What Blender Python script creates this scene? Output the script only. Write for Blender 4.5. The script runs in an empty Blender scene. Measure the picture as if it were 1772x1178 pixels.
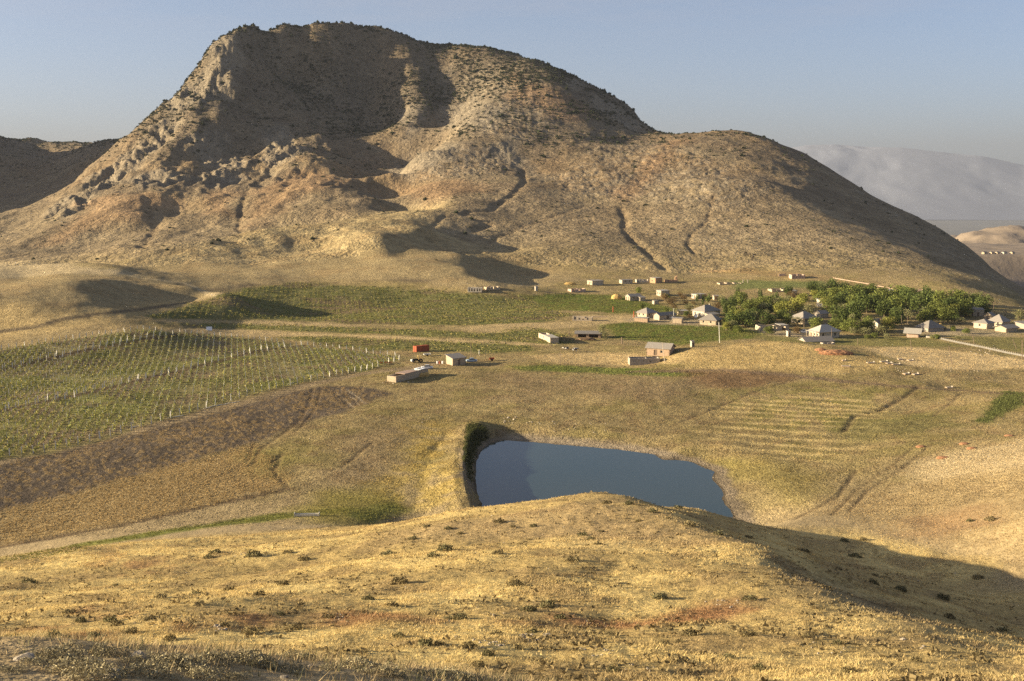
import bpy, bmesh, math, random
import numpy as np
from mathutils import Vector, Matrix
# ------------------------------------------------------------------ scene, camera, light
scene = bpy.context.scene
col = scene.collection
PI = math.pi
R = math.radians
random.seed(7)
RNG = np.random.default_rng(11)

CAM_H, FPX, PW, PH, HOR = 62.0, 1900.0, 1772.0, 1178.0, 330.0
PITCH = math.atan((PH / 2 - HOR) / FPX)
cam_d = bpy.data.cameras.new('camera')
cam_d.sensor_width = 36.0
cam_d.lens = FPX / PW * 36.0
cam_d.clip_start, cam_d.clip_end = 0.5, 90000.0
cam = bpy.data.objects.new('camera', cam_d)
col.objects.link(cam)
cam.location = (0, 0, CAM_H)
cam.rotation_euler = (PI / 2 - PITCH, 0, 0)
scene.camera = cam

SUN_EL, SUN_PHI = R(12.0), R(3.0)          # sun low on the left, a little behind the camera
sun_vec = Vector((-math.cos(SUN_PHI) * math.cos(SUN_EL), -math.sin(SUN_PHI) * math.cos(SUN_EL), math.sin(SUN_EL)))
sun_d = bpy.data.lights.new('sun', 'SUN')
sun_d.energy, sun_d.angle, sun_d.color = 5.0, R(0.5), (1.0, 0.84, 0.58)
sun = bpy.data.objects.new('sun', sun_d)
col.objects.link(sun)
sun.rotation_euler = sun_vec.to_track_quat('Z', 'Y').to_euler()

world = bpy.data.worlds.new('World')
scene.world = world
world.use_nodes = True
wn, wl = world.node_tree.nodes, world.node_tree.links
wn.clear()
sky = wn.new('ShaderNodeTexSky')
sky.sky_type = 'NISHITA'
sky.sun_disc = False
sky.sun_elevation = SUN_EL
sky.sun_rotation = math.atan2(sun_vec.x, sun_vec.y)
sky.altitude = 1300.0
sky.air_density, sky.dust_density, sky.ozone_density = 0.6, 3.0, 1.2
tc = wn.new('ShaderNodeTexCoord')
mp = wn.new('ShaderNodeMapping'); mp.inputs['Scale'].default_value = (2.2, 2.2, 17.0)
cn = wn.new('ShaderNodeTexNoise'); cn.inputs['Scale'].default_value = 2.3; cn.inputs['Detail'].default_value = 7.0
cn.inputs['Roughness'].default_value = 0.6
cr = wn.new('ShaderNodeMapRange'); cr.inputs['From Min'].default_value = 0.42; cr.inputs['From Max'].default_value = 0.75
cr.inputs['To Max'].default_value = 0.45
sp = wn.new('ShaderNodeSeparateXYZ')
ce = wn.new('ShaderNodeMapRange'); ce.inputs['From Min'].default_value = 0.12; ce.inputs['From Max'].default_value = 0.2
cm = wn.new('ShaderNodeMath'); cm.operation = 'MULTIPLY'
mx = wn.new('ShaderNodeMix'); mx.data_type = 'RGBA'
mx.inputs[7].default_value = (3.4, 2.95, 3.0, 1)
bg = wn.new('ShaderNodeBackground'); bg.inputs['Strength'].default_value = 0.05
wo = wn.new('ShaderNodeOutputWorld')
wl.new(tc.outputs['Generated'], mp.inputs['Vector']); wl.new(mp.outputs['Vector'], cn.inputs['Vector'])
wl.new(cn.outputs['Fac'], cr.inputs['Value']); wl.new(tc.outputs['Generated'], sp.inputs['Vector'])
wl.new(sp.outputs['Z'], ce.inputs['Value']); wl.new(cr.outputs['Result'], cm.inputs[0]); wl.new(ce.outputs['Result'], cm.inputs[1])
wl.new(cm.outputs[0], mx.inputs[0]); wl.new(sky.outputs['Color'], mx.inputs[6]); wl.new(mx.outputs[2], bg.inputs['Color'])
wl.new(bg.outputs['Background'], wo.inputs['Surface'])

vs = scene.view_settings
vs.view_transform, vs.look, vs.gamma, vs.use_curve_mapping = 'Standard', 'None', 1.0, False
vs.exposure = 2.1
cy = scene.cycles
cy.use_denoising = False
cy.max_bounces, cy.diffuse_bounces, cy.volume_bounces, cy.transparent_max_bounces = 5, 2, 1, 6
cy.use_adaptive_sampling = False

# ------------------------------------------------------------------ small helpers
def tag(o, label=None, cat=None, group=None, kind=None):
    if label: o['label'] = label
    if cat: o['category'] = cat
    if group: o['group'] = group
    if kind: o['kind'] = kind
    return o

def empty(name, loc, rz=0.0):
    o = bpy.data.objects.new(name, None)
    o.empty_display_size = 0.3
    col.objects.link(o)
    o.location = loc
    o.rotation_euler = (0, 0, rz)
    return o

def link(name, me, m=None, parent=None):
    o = bpy.data.objects.new(name, me)
    if m is not None and not me.materials: me.materials.append(m)
    col.objects.link(o)
    if parent is not None: o.parent = parent
    return o

def np_mesh(name, V, F, smooth=False):
    """V (n,3) array, F (m,k) array of equal-size faces."""
    me = bpy.data.meshes.new(name)
    V = np.asarray(V, np.float32); F = np.asarray(F, np.int32)
    me.vertices.add(len(V)); me.vertices.foreach_set('co', V.ravel())
    k = F.shape[1]
    me.loops.add(F.size); me.loops.foreach_set('vertex_index', F.ravel())
    me.polygons.add(len(F))
    me.polygons.foreach_set('loop_start', np.arange(0, F.size, k, dtype=np.int32))
    me.polygons.foreach_set('loop_total', np.full(len(F), k, np.int32))
    me.polygons.foreach_set('use_smooth', np.full(len(F), smooth))
    me.update(calc_edges=True)
    return me

def copy_tree(o, parent=None):
    c = o.copy(); col.objects.link(c)
    if parent is not None: c.parent = parent
    for ch in list(o.children): copy_tree(ch, c)
    return c

# ------------------------------------------------------------------ noise
_G = np.linspace(0, 2 * PI, 257)[:256].astype(np.float32)
_GC, _GS = np.cos(_G), np.sin(_G)
def _hash(ix, iy, seed):
    h = ix * np.uint32(374761393) + iy * np.uint32(668265263) + np.uint32((seed * 1442695041 + 12345) & 0xffffffff)
    h = (h ^ (h >> np.uint32(13))) * np.uint32(1274126177)
    return (h ^ (h >> np.uint32(16))) & np.uint32(255)

def perlin(x, y, seed=0):
    x = np.asarray(x, np.float32); y = np.asarray(y, np.float32)
    ix, iy = np.floor(x), np.floor(y)
    fx, fy = x - ix, y - iy
    ix, iy = ix.astype(np.int32).astype(np.uint32), iy.astype(np.int32).astype(np.uint32)
    ux, uy = fx * fx * fx * (fx * (fx * 6 - 15) + 10), fy * fy * fy * (fy * (fy * 6 - 15) + 10)
    def g(dx, dy):
        a = _hash(ix + np.uint32(dx), iy + np.uint32(dy), seed)
        return _GC[a] * (fx - dx) + _GS[a] * (fy - dy)
    a, b = g(0, 0), g(0, 1)
    a += (g(1, 0) - a) * ux
    b += (g(1, 1) - b) * ux
    return (a + (b - a) * uy) * np.float32(1.5)

def fbm(x, y, wl_, octs, seed=0, gain=0.5, ridged=False):
    s = 0; a = 1.0
    for o in range(octs):
        n = perlin(x / wl_ + 17.3 * o, y / wl_ - 9.1 * o, seed + o)
        s = s + np.float32(a) * ((1 - 2 * np.abs(n)) if ridged else n)
        a *= gain; wl_ *= 0.5
    return s

def sstep(a, b, x):
    t = np.clip((x - a) / (b - a), 0, 1)
    return t * t * (3 - 2 * t)

# ------------------------------------------------------------------ pixel of the photograph -> point of the place
CP, SP = math.cos(PITCH), math.sin(PITCH)
def ray(px, py):
    u, v = (px - PW / 2) / FPX, (PH / 2 - py) / FPX
    f = CP + v * SP
    return u / f, (v * CP - SP) / f          # x and z per metre of forward distance
def W(px, py, Y):
    a, t = ray(px, py)
    return (a * Y, Y, CAM_H + t * Y)

# ------------------------------------------------------------------ terrain: control points, then radial basis interpolation
C = []
def pts(*a):
    for p in a: C.append(W(*p))
def line(step, *a):
    a = [W(*p) for p in a]
    for p, q in zip(a[:-1], a[1:]):
        d = math.dist(p, q)
        n = max(1, int(d / (step * 0.5 * (p[1] + q[1]))))
        for i in range(n):
            C.append(tuple(p[k] + (q[k] - p[k]) * i / n for k in range(3)))
    C.append(a[-1])
def w3(*a):
    for p in a: C.append(p)

# the viewer's own hill and the near strip of grass
w3((0, 0, 60.3), (-9, 0, 60.5), (9, 0, 59.6), (0, -30, 64), (-40, -30, 62), (40, -30, 58), (-30, 4, 58.5), (30, 2, 55),
   (-4, 8, 58.6), (4, 8, 57.6), (7, 14, 54.6), (14, 16, 52.5), (-60, 20, 50), (60, 20, 44))
line(.12, (-200, 1126, 14), (0, 1134, 14), (300, 1142, 14.5), (600, 1155, 15), (850, 1180, 15.5), (1000, 1215, 15.5))
w3((-9, 24, 50.0), (-3, 25, 49.5), (4, 26, 48.6), (-20, 24, 49.6))
pts((900, 1178, 38), (1100, 1178, 38), (1350, 1178, 38), (1600, 1178, 37), (1772, 1178, 36), (1950, 1180, 36))
pts((0, 1130, 46), (300, 1130, 46), (600, 1132, 46), (900, 1130, 46), (1300, 1130, 46), (-200, 1120, 46))
pts((600, 1100, 52), (850, 1100, 52), (1100, 1100, 52), (1350, 1095, 52))
pts((350, 1085, 55), (850, 1050, 63), (1100, 1050, 63), (850, 1000, 78), (1100, 1000, 78), (700, 1010, 76), (1000, 950, 97), (1200, 950, 95))
line(.08, (-100, 1118, 48), (0, 1097, 54), (200, 1052, 65), (400, 1026, 75), (560, 996, 88), (640, 975, 97))
pts((0, 1070, 74), (200, 1030, 84), (120, 990, 108), (380, 1000, 98), (480, 986, 106), (250, 965, 118))
line(.08, (-150, 1000, 112), (0, 985, 120), (150, 950, 136), (300, 936, 146), (450, 930, 150), (600, 925, 147), (700, 905, 140), (838, 879, 147), (900, 870, 148), (960, 861, 149), (1040, 848, 150))
pts((850, 920, 117), (1000, 900, 122), (1100, 905, 118))
pts((-150, 985, 175), (0, 968, 175), (150, 940, 182), (300, 918, 190), (450, 903, 196), (600, 893, 200))
w3((-24, 172, 8.5), (-10, 168, 10), (4, 172, 9), (14, 172, 8.5), (-24, 190, 1.5), (-8, 190, -1), (6, 192, -2), (18, 190, -1))
# right edge of that hill, its shaded flank, the ravine and the hillside across it
line(.06, (1040, 848, 150), (1100, 864, 141), (1180, 893, 124), (1260, 926, 108), (1330, 948, 97), (1362, 985, 84), (1450, 1040, 67), (1560, 1088, 55), (1700, 1130, 47), (1850, 1165, 43))
pts((1400, 1003, 91), (1480, 1038, 84), (1560, 1068, 77), (1640, 1097, 68), (1180, 905, 138), (1280, 950, 116))
line(.08, (1180, 880, 172), (1240, 893, 162), (1310, 925, 148), (1380, 955, 134), (1450, 985, 122), (1550, 1025, 108), (1650, 1065, 96), (1730, 1095, 87), (1850, 1130, 78))
line(.08, (1270, 887, 200), (1400, 925, 172), (1500, 957, 160), (1600, 985, 148), (1700, 1030, 132), (1760, 1075, 116), (1850, 1110, 104))
pts((1400, 895, 188), (1550, 925, 172), (1640, 900, 180), (1700, 850, 198), (1772, 795, 215), (1772, 900, 168), (1850, 880, 160), (1900, 780, 200), (1772, 960, 148), (1900, 980, 132), (1620, 950, 160), (1650, 960, 156), (1700, 965, 152), (1480, 880, 200))
pts((1400, 860, 215), (1500, 845, 222), (1600, 810, 232), (1560, 870, 205))
# valley floor (height 0) and its margins
for Y, xs in ((215, (-75, -55, -35)), (235, (-110, -85, -60, -38)), (250, (40, 50, 62)), (275, (-140, -105, -75, -50, -25, 0, 25, 50, 75)),
              (305, (-165, -130, -100, -70, -40, -10, 20, 50, 80, 115)), (340, (-170, -130, -90, -55, -20, 15, 50, 100, 140)),
              (385, (-150, -110, -70, -30, 10)), (440, (-120, -75, -30, 15, 70, 130, 190)), (500, (-130, -80, -30, 20, 70, 130, 190, 250)),
              (560, (-120, -60, 0, 60, 130, 200, 270)), (610, (-60, 0, 70, 140, 210))):
    for x in xs: w3((x, Y, 0.0))
pts((1600, 770, 252), (1772, 735, 266), (1772, 690, 305), (1850, 640, 370), (1400, 790, 252))
line(.05, (1180, 606, 402), (1250, 598, 408), (1350, 590, 412), (1420, 598, 402), (1500, 618, 385), (1560, 636, 370), (1640, 646, 362), (1772, 652, 358))
pts((1250, 645, 372), (1350, 652, 364), (1450, 660, 352), (1600, 668, 340), (1130, 625, 398))
pts((-120, 600, 410), (0, 606, 402), (0, 565, 450), (50, 562, 450), (250, 575, 440), (300, 535, 512), (-150, 540, 470))
# rolling mounds at the left edge of the valley
line(.05, (-150, 466, 640), (0, 461, 645), (80, 457, 650), (160, 457, 645), (180, 464, 625), (240, 480, 600), (330, 494, 575), (370, 508, 560), (410, 524, 545))
line(.04, (-60, 512, 480), (40, 503, 500), (97, 491, 520), (180, 485, 555), (260, 485, 590), (330, 493, 600), (370, 508, 590))
pts((100, 470, 622), (60, 478, 600), (120, 520, 490), (200, 518, 520), (280, 515, 550), (340, 518, 560), (60, 530, 470), (160, 474, 600), (220, 478, 605))
w3((-330, 720, 12), (-270, 730, 12), (-235, 700, 11))
# outwash terrace before the mountain
line(.05, (185, 463, 700), (300, 427, 800), (400, 406, 850), (470, 396, 875), (560, 385, 900))
line(.04, (765, 353, 990), (720, 368, 930), (680, 384, 880), (640, 399, 840), (590, 404, 810))
pts((740, 392, 850), (700, 398, 800), (650, 410, 770), (740, 402, 830))
pts((400, 440, 760), (560, 425, 800), (700, 420, 800), (650, 450, 730), (400, 470, 690), (600, 470, 690), (740, 480, 665), (300, 458, 720))
w3((-300, 880, 14), (-180, 960, 22), (-110, 1030, 30), (-90, 1000, 28))
line(.05, (735, 424, 800), (790, 440, 745), (815, 462, 690), (835, 485, 650))
pts((870, 455, 820), (920, 470, 760), (990, 487, 700), (880, 475, 745), (860, 490, 690), (930, 488, 700), (830, 440, 860), (760, 410, 850), (740, 470, 680), (700, 445, 750), (620, 445, 745), (480, 452, 730), (900, 500, 640))
# foot of the mountain at the right
pts((1000, 455, 770), (1100, 462, 765), (1200, 470, 755), (1400, 478, 700), (1560, 505, 650), (1700, 527, 600), (900, 440, 790))
# the bare hill at the right
line(.05, (1160, 231, 1440), (1200, 232, 1420), (1250, 229, 1400), (1300, 232, 1385), (1340, 244, 1340), (1400, 270, 1285), (1440, 295, 1250), (1500, 333, 1205), (1560, 369, 1170), (1620, 399, 1130), (1660, 415, 1100), (1700, 446, 1020), (1740, 482, 900), (1780, 512, 780), (1850, 560, 640))
line(.07, (1505, 350, 1110), (1560, 400, 985), (1640, 444, 820), (1720, 486, 720), (1790, 526, 640))
pts((1200, 400, 880), (1300, 400, 860), (1400, 400, 850), (1500, 420, 820), (1200, 320, 1050), (1300, 320, 1030), (1400, 330, 1050), (1300, 270, 1190), (1200, 270, 1200), (1400, 440, 770), (1250, 440, 800), (1560, 460, 730), (1640, 490, 665), (1480, 455, 740))
w3((220, 1650, 100), (330, 1600, 70), (400, 1450, 40), (440, 1300, 0), (460, 1150, -25), (470, 1000, -45), (450, 850, -40), (420, 720, -30),
   (620, 1200, -110), (650, 900, -110), (600, 650, -70), (500, 480, -15), (800, 1500, -220), (300, 2100, -50), (700, 2200, -250))
# skyline of the mountain
line(.04, (230, 231, 1470), (245, 225, 1500), (270, 203, 1530), (295, 178, 1560), (303, 164, 1580), (330, 140, 1620), (345, 108, 1650), (370, 76, 1680), (400, 57, 1700), (430, 42, 1720), (460, 36, 1740), (490, 30, 1750), (520, 35, 1760), (545, 41, 1770), (585, 37, 1780), (620, 46, 1780), (660, 57, 1780), (700, 69, 1780), (750, 89, 1770), (790, 88, 1760), (830, 88, 1740), (870, 99, 1720), (910, 103, 1700), (945, 113, 1680), (985, 131, 1670), (1005, 137, 1680), (1040, 159, 1690), (1080, 181, 1690), (1110, 208, 1660), (1130, 228, 1590), (1160, 231, 1460))
line(.05, (945, 125, 1630), (985, 150, 1580), (1030, 195, 1500), (1070, 220, 1450), (1115, 232, 1425))
# left spur and the dark valley behind it
line(.05, (230, 231, 1470), (200, 270, 1400), (160, 305, 1330), (110, 350, 1230), (60, 385, 1150), (0, 412, 1070), (-60, 432, 1000), (-150, 452, 900))
line(.06, (-150, 205, 2050), (0, 227, 2000), (30, 250, 2000), (60, 281, 1980), (90, 288, 1960), (120, 272, 1950), (160, 243, 1930), (200, 240, 1900), (240, 232, 1850))
pts((100, 300, 1700), (50, 340, 1600), (130, 280, 1780), (20, 300, 1800), (0, 390, 1350), (60, 370, 1430), (-100, 380, 1300), (-100, 300, 1700))
# cliff edge, central spur, bowl, ribs
line(.05, (430, 42, 1720), (410, 85, 1650), (400, 130, 1580), (372, 180, 1500), (340, 215, 1440), (300, 250, 1380), (250, 290, 1300), (190, 330, 1200), (130, 380, 1090))
pts((300, 215, 1480), (340, 165, 1570), (270, 245, 1430), (210, 300, 1310), (150, 345, 1210))
pts((450, 100, 1680), (500, 125, 1720), (560, 150, 1690), (480, 70, 1740), (430, 205, 1530), (495, 225, 1500), (560, 245, 1460), (430, 150, 1600), (500, 175, 1610), (360, 275, 1360), (395, 235, 1440), (420, 265, 1400))
line(.05, (500, 248, 1400), (545, 275, 1280), (620, 332, 1120), (655, 358, 1040))
line(.06, (428, 310, 1250), (420, 345, 1140), (408, 385, 1030))
line(.06, (365, 290, 1310), (345, 350, 1130), (335, 405, 980))
line(.06, (470, 300, 1270), (458, 330, 1170), (440, 370, 1060))
line(.06, (235, 340, 1140), (238, 368, 1060), (290, 400, 985))
pts((275, 395, 1040), (300, 380, 1100), (330, 385, 1060), (310, 412, 985), (200, 330, 1190), (180, 400, 1020), (120, 440, 920), (250, 440, 905), (60, 430, 980), (300, 330, 1180), (520, 330, 1120), (550, 360, 1020))
line(.05, (640, 125, 1745), (655, 175, 1680), (668, 230, 1600), (672, 275, 1460), (668, 320, 1290), (672, 357, 1110), (690, 365, 1010))
pts((570, 190, 1640), (600, 215, 1590), (610, 265, 1450), (620, 295, 1330))
line(.05, (692, 64, 1780), (698, 95, 1740), (703, 126, 1690), (708, 158, 1640), (711, 187, 1590), (710, 214, 1535), (706, 240, 1480), (690, 285, 1350))
line(.05, (752, 117, 1740), (766, 170, 1650), (768, 226, 1560), (738, 270, 1440), (705, 309, 1300))
line(.05, (830, 88, 1740), (845, 160, 1600), (805, 210, 1430), (772, 240, 1350), (722, 265, 1270), (673, 297, 1190))
pts((690, 330, 1110), (740, 320, 1120), (740, 345, 1040), (800, 300, 1170))
pts((900, 150, 1580), (930, 190, 1470), (900, 230, 1350), (850, 270, 1250), (900, 310, 1120), (900, 360, 980), (850, 400, 860), (1000, 200, 1450), (1000, 250, 1300), (1000, 320, 1100), (1000, 400, 880), (1100, 250, 1350), (1100, 300, 1150), (1100, 360, 990), (1100, 420, 840), (950, 430, 810))
line(.06, (905, 225, 1370), (908, 275, 1240), (908, 305, 1160))
line(.06, (1120, 325, 1080), (1050, 372, 960), (960, 402, 890), (890, 425, 820))
line(.06, (1088, 352, 1010), (1040, 395, 900), (1000, 412, 855), (1130, 455, 770))
# behind the skyline
pts((230, 256, 1640), (262, 236, 1660), (292, 214, 1700), (322, 182, 1740), (348, 145, 1770), (150, 262, 1800), (60, 306, 2200), (90, 312, 2200), (30, 276, 2200), (120, 298, 2150), (0, 252, 2250), (200, 262, 1980))
w3((-1180, 2000, 265), (-1130, 1750, 255), (-1080, 1450, 200), (-1000, 1250, 125), (-900, 1080, 55), (-900, 2250, 150), (-300, 2150, 170), (-200, 2600, 60), (-360, 1850, 130), (0, 2150, 200), (0, 2700, 50), (200, 2000, 150), (-420, 2000, 128),
   (-640, 1500, 55), (-700, 1000, 30), (-500, 700, 20), (-330, 500, 12), (-250, 350, 6), (-200, 230, 6), (-160, 150, 18), (-120, 90, 32), (-1500, 1500, 150), (-1200, 800, 40))

C = np.array(C)
_, keep = np.unique(np.round(C[:, :2], 2), axis=0, return_index=True)
C = C[np.sort(keep)]
def thin(P, f):
    """merge control points that all but coincide (their mean), so that the interpolation stays calm"""
    used = np.zeros(len(P), bool); out = []
    for i in range(len(P)):
        if used[i]: continue
        k = (~used) & (np.hypot(P[:, 0] - P[i, 0], P[:, 1] - P[i, 1]) < f * max(12, abs(P[i, 1])))
        used |= k; out.append(P[k].mean(0))
    return np.array(out)
C = thin(C, .014)

RES = 1.0
DEG = 0.064 / RES
a_in = np.arange(-29.5, 29.5001, DEG)
step = [DEG]
while sum(step) < 48: step.append(step[-1] * 1.22)
a_out = np.cumsum(step)
AZ = np.radians(np.concatenate([(-29.5 - a_out)[::-1], a_in, 29.5 + a_out]))
lr = [math.log(4.0)]
def dln(r):
    if r < 30: return .022
    if r < 250: return .0080
    if r < 800: return .0056
    if r < 1900: return .0046
    return .02
while math.exp(lr[-1]) < 2900: lr.append(lr[-1] + dln(math.exp(lr[-1])) / RES)
RR = np.exp(np.array(lr))
NA, NR = len(AZ), len(RR)
GX = RR[:, None] * np.sin(AZ)[None, :]
GY = RR[:, None] * np.cos(AZ)[None, :]

def rbf_solve(P):
    n = len(P)
    c2 = (0.012 * np.maximum(P[:, 1], 15)) ** 2
    D = np.sqrt(((P[:, None, :2] - P[None, :, :2]) ** 2).sum(-1) + c2[None, :])
    D -= np.diag(.10 * np.sqrt(c2))
    A = np.zeros((n + 1, n + 1)); A[:n, :n] = D; A[:n, n] = 1; A[n, :n] = 1
    b = np.concatenate([P[:, 2], [0]])
    return np.linalg.solve(A, b), c2
WGT, C2 = rbf_solve(C)
def rbf_eval(x, y):
    x, y = x.ravel(), y.ravel()
    out = np.empty(len(x))
    Cx, Cy, c2, w = (C[:, 0], C[:, 1], C2, WGT[:-1])
    for i in range(0, len(x), 20000):
        xs, ys = x[i:i + 20000, None], y[i:i + 20000, None]
        out[i:i + 20000] = np.sqrt((xs - Cx) ** 2 + (ys - Cy) ** 2 + c2) @ w + WGT[-1]
    return out
def upsample(coarse, idx, n):
    """Catmull-Rom along axis 0 from rows idx to rows 0..n-1."""
    t = np.arange(n)
    j = np.clip(np.searchsorted(idx, t, 'right') - 1, 0, len(idx) - 2)
    f = ((t - idx[j]) / (idx[j + 1] - idx[j]))[:, None]
    p0, p1, p2, p3 = coarse[np.maximum(j - 1, 0)], coarse[j], coarse[j + 1], coarse[np.minimum(j + 2, len(idx) - 1)]
    return 0.5 * (2 * p1 + (p2 - p0) * f + (2 * p0 - 5 * p1 + 4 * p2 - p3) * f ** 2 + (3 * p1 - p0 - 3 * p2 + p3) * f ** 3)
ri = np.unique(np.concatenate([np.arange(0, NR, 4), [NR - 1]]))
ci = np.unique(np.concatenate([np.arange(0, NA, 4), [NA - 1]]))
zc = rbf_eval(GX[np.ix_(ri, ci)], GY[np.ix_(ri, ci)]).reshape(len(ri), len(ci))
GZ = upsample(upsample(zc, ri, NR).T.copy(), ci, NA).T.copy()

def raycast(px, py):
    """first terrain point on the sight line through a pixel of the photograph"""
    a, t = ray(px, py)
    az = math.atan2(a, 1.0)
    tr = t / math.hypot(a, 1.0)
    k = np.clip(np.searchsorted(AZ, az) - 1, 0, NA - 2)
    f = (az - AZ[k]) / (AZ[k + 1] - AZ[k])
    prof = GZ[:, k] * (1 - f) + GZ[:, k + 1] * f
    g = prof - (CAM_H + tr * RR)
    hit = np.nonzero(g > 0)[0]
    hit = hit[hit > 3]
    if len(hit) == 0: return None
    i = hit[0]
    s = g[i - 1] / (g[i - 1] - g[i]) if i else 0
    r = RR[i - 1] + (RR[i] - RR[i - 1]) * s
    return Vector((r * math.sin(az), r * math.cos(az), CAM_H + tr * r))
def ground(x, y):
    """height of the terrain at x, y"""
    r, az = math.hypot(x, y), math.atan2(x, y)
    k = int(np.clip(np.searchsorted(AZ, az) - 1, 0, NA - 2)); i = int(np.clip(np.searchsorted(RR, r) - 1, 0, NR - 2))
    f = (az - AZ[k]) / (AZ[k + 1] - AZ[k]); s = (r - RR[i]) / (RR[i + 1] - RR[i])
    return float((GZ[i, k] * (1 - f) + GZ[i, k + 1] * f) * (1 - s) + (GZ[i + 1, k] * (1 - f) + GZ[i + 1, k + 1] * f) * s)
def dense(P, closed=False, step=14.0):
    out = []
    Q = list(P) + ([P[0]] if closed else [])
    for p, q in zip(Q[:-1], Q[1:]):
        n = max(1, int(math.dist(p, q) / step))
        out += [(p[0] + (q[0] - p[0]) * i / n, p[1] + (q[1] - p[1]) * i / n) for i in range(n)]
    if not closed: out.append(Q[-1])
    return out
def proj(P, closed=False, z=None):
    """polyline of pixels -> world XY on the terrain (or on a level z)"""
    out = []
    for p in dense(P, closed):
        if z is None:
            h = raycast(*p)
            if h is not None: out.append((h.x, h.y))
        else:
            a, t = ray(*p); Y = (z - CAM_H) / t
            out.append((a * Y, Y))
    return np.array(out)
def poly_dist(P, X, Y, closed=False, reach=1e9):
    """distance of grid points to a polyline; np.inf beyond reach"""
    D = np.full(X.shape, np.inf)
    lo, hi = P.min(0) - reach, P.max(0) + reach
    m = (X > lo[0]) & (X < hi[0]) & (Y > lo[1]) & (Y < hi[1])
    x, y = X[m], Y[m]
    d = np.full(x.shape, 1e18)
    Q = np.vstack([P, P[:1]]) if closed else P
    for p, q in zip(Q[:-1], Q[1:]):
        e = q - p; L = (e * e).sum() + 1e-9
        t = np.clip(((x - p[0]) * e[0] + (y - p[1]) * e[1]) / L, 0, 1)
        d = np.minimum(d, (x - p[0] - t * e[0]) ** 2 + (y - p[1] - t * e[1]) ** 2)
    D[m] = np.sqrt(d)
    return D
def inside(P, X, Y):
    r = np.zeros(X.shape, bool)
    lo, hi = P.min(0), P.max(0)
    m = (X > lo[0]) & (X < hi[0]) & (Y > lo[1]) & (Y < hi[1])
    x, y = X[m], Y[m]; c = np.zeros(x.shape, bool)
    Q = np.vstack([P, P[:1]])
    for p, q in zip(Q[:-1], Q[1:]):
        if p[1] == q[1]: continue
        c ^= ((p[1] > y) != (q[1] > y)) & (x < (q[0] - p[0]) * (y - p[1]) / (q[1] - p[1]) + p[0])
    r[m] = c
    return r
def sdf(P, X, Y, reach):
    d = poly_dist(P, X, Y, True, reach)
    return np.where(inside(P, X, Y), -d, d)

# --- pond, dam
WL = -2.0
POND = [(838, 880), (827, 855), (823, 830), (824, 800), (832, 782), (848, 768), (872, 762), (930, 766), (1000, 772), (1070, 778), (1132, 786), (1146, 796),
        (1170, 796), (1192, 798), (1215, 808), (1236, 816), (1231, 827), (1240, 838), (1253, 853), (1247, 862), (1262, 880), (1275, 905), (1200, 945), (1050, 955), (900, 945), (856, 915)]
pond_xy = proj(POND, True, WL)
ds = sdf(pond_xy, GX, GY, 40.0)
ds = ds + 0.35 * perlin(GX / 2.5, GY / 2.5, 5)
fin = np.isfinite(ds)
m = fin & (ds < 22)
shore = WL + np.where(ds < 0, np.maximum(0.22 * ds, -3.0), 0.10 * ds + 0.004 * ds ** 2)
GZ[m] = (GZ * sstep(3, 18, ds) + shore * (1 - sstep(3, 18, ds)))[m]
dam_px = [(822, 728), (806, 745), (797, 775), (793, 810), (797, 845), (808, 880), (830, 915)]
dam_xy = proj(dam_px, False, 1.2)
dd = poly_dist(dam_xy, GX, GY, False, 40)
m = np.isfinite(dd) & np.isfinite(ds)
nx = np.where(ds < 9.0, 1, 0)
crest = 1.05 + .35 * perlin(GX / 7, GY / 7, 77) + .15 * perlin(GX / 2.2, GY / 2.2, 78) - np.where((ds < 4.2), 1.25, 0.26) * np.maximum(dd - 1.1, 0)
crest = np.where(np.isfinite(dd), crest, -99)
GZ = np.where(m, np.maximum(GZ, crest), GZ)
# --- stream beds, ditches and wheel tracks
def trench(P, depth, width, wob=0.0):
    xy = proj(P)
    d = poly_dist(xy, GX, GY, False, width * 4)
    k = np.isfinite(d)
    g = np.zeros_like(GZ); g[k] = np.exp(-(d[k] / width) ** 2)
    if wob: g *= 1 + wob * perlin(GX / (width * 4), GY / (width * 4), 3)
    GZ[:] -= depth * g
    return g
gully = 0
for P, dp, wd in (
    ([(905, 290), (908, 318), (890, 335), (862, 352), (848, 365), (812, 368), (805, 375), (850, 390), (820, 400)], 5, 7),
    ([(1010, 355), (960, 375), (900, 395), (858, 412), (830, 440)], 2.5, 5),
    ([(1075, 355), (1082, 378), (1080, 395), (1100, 418), (1125, 440), (1150, 462)], 5, 7),
    ([(1235, 340), (1225, 380), (1196, 405), (1190, 425), (1205, 440)], 2.5, 4),
    ([(735, 405), (770, 375)], 2.5, 4), ([(740, 420), (800, 440), (860, 470)], 3, 5),
    ([(430, 330), (418, 365), (412, 395), (420, 402)], 5, 6), ([(545, 300), (500, 320), (440, 352), (418, 375)], 3, 5),
    ([(250, 340), (270, 400), (245, 435)], 3, 8), ([(820, 445), (880, 470), (920, 485)], 2, 4)):
    gully = np.maximum(gully, trench(P, dp * .28, wd * .5, .6))
track = 0
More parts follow.
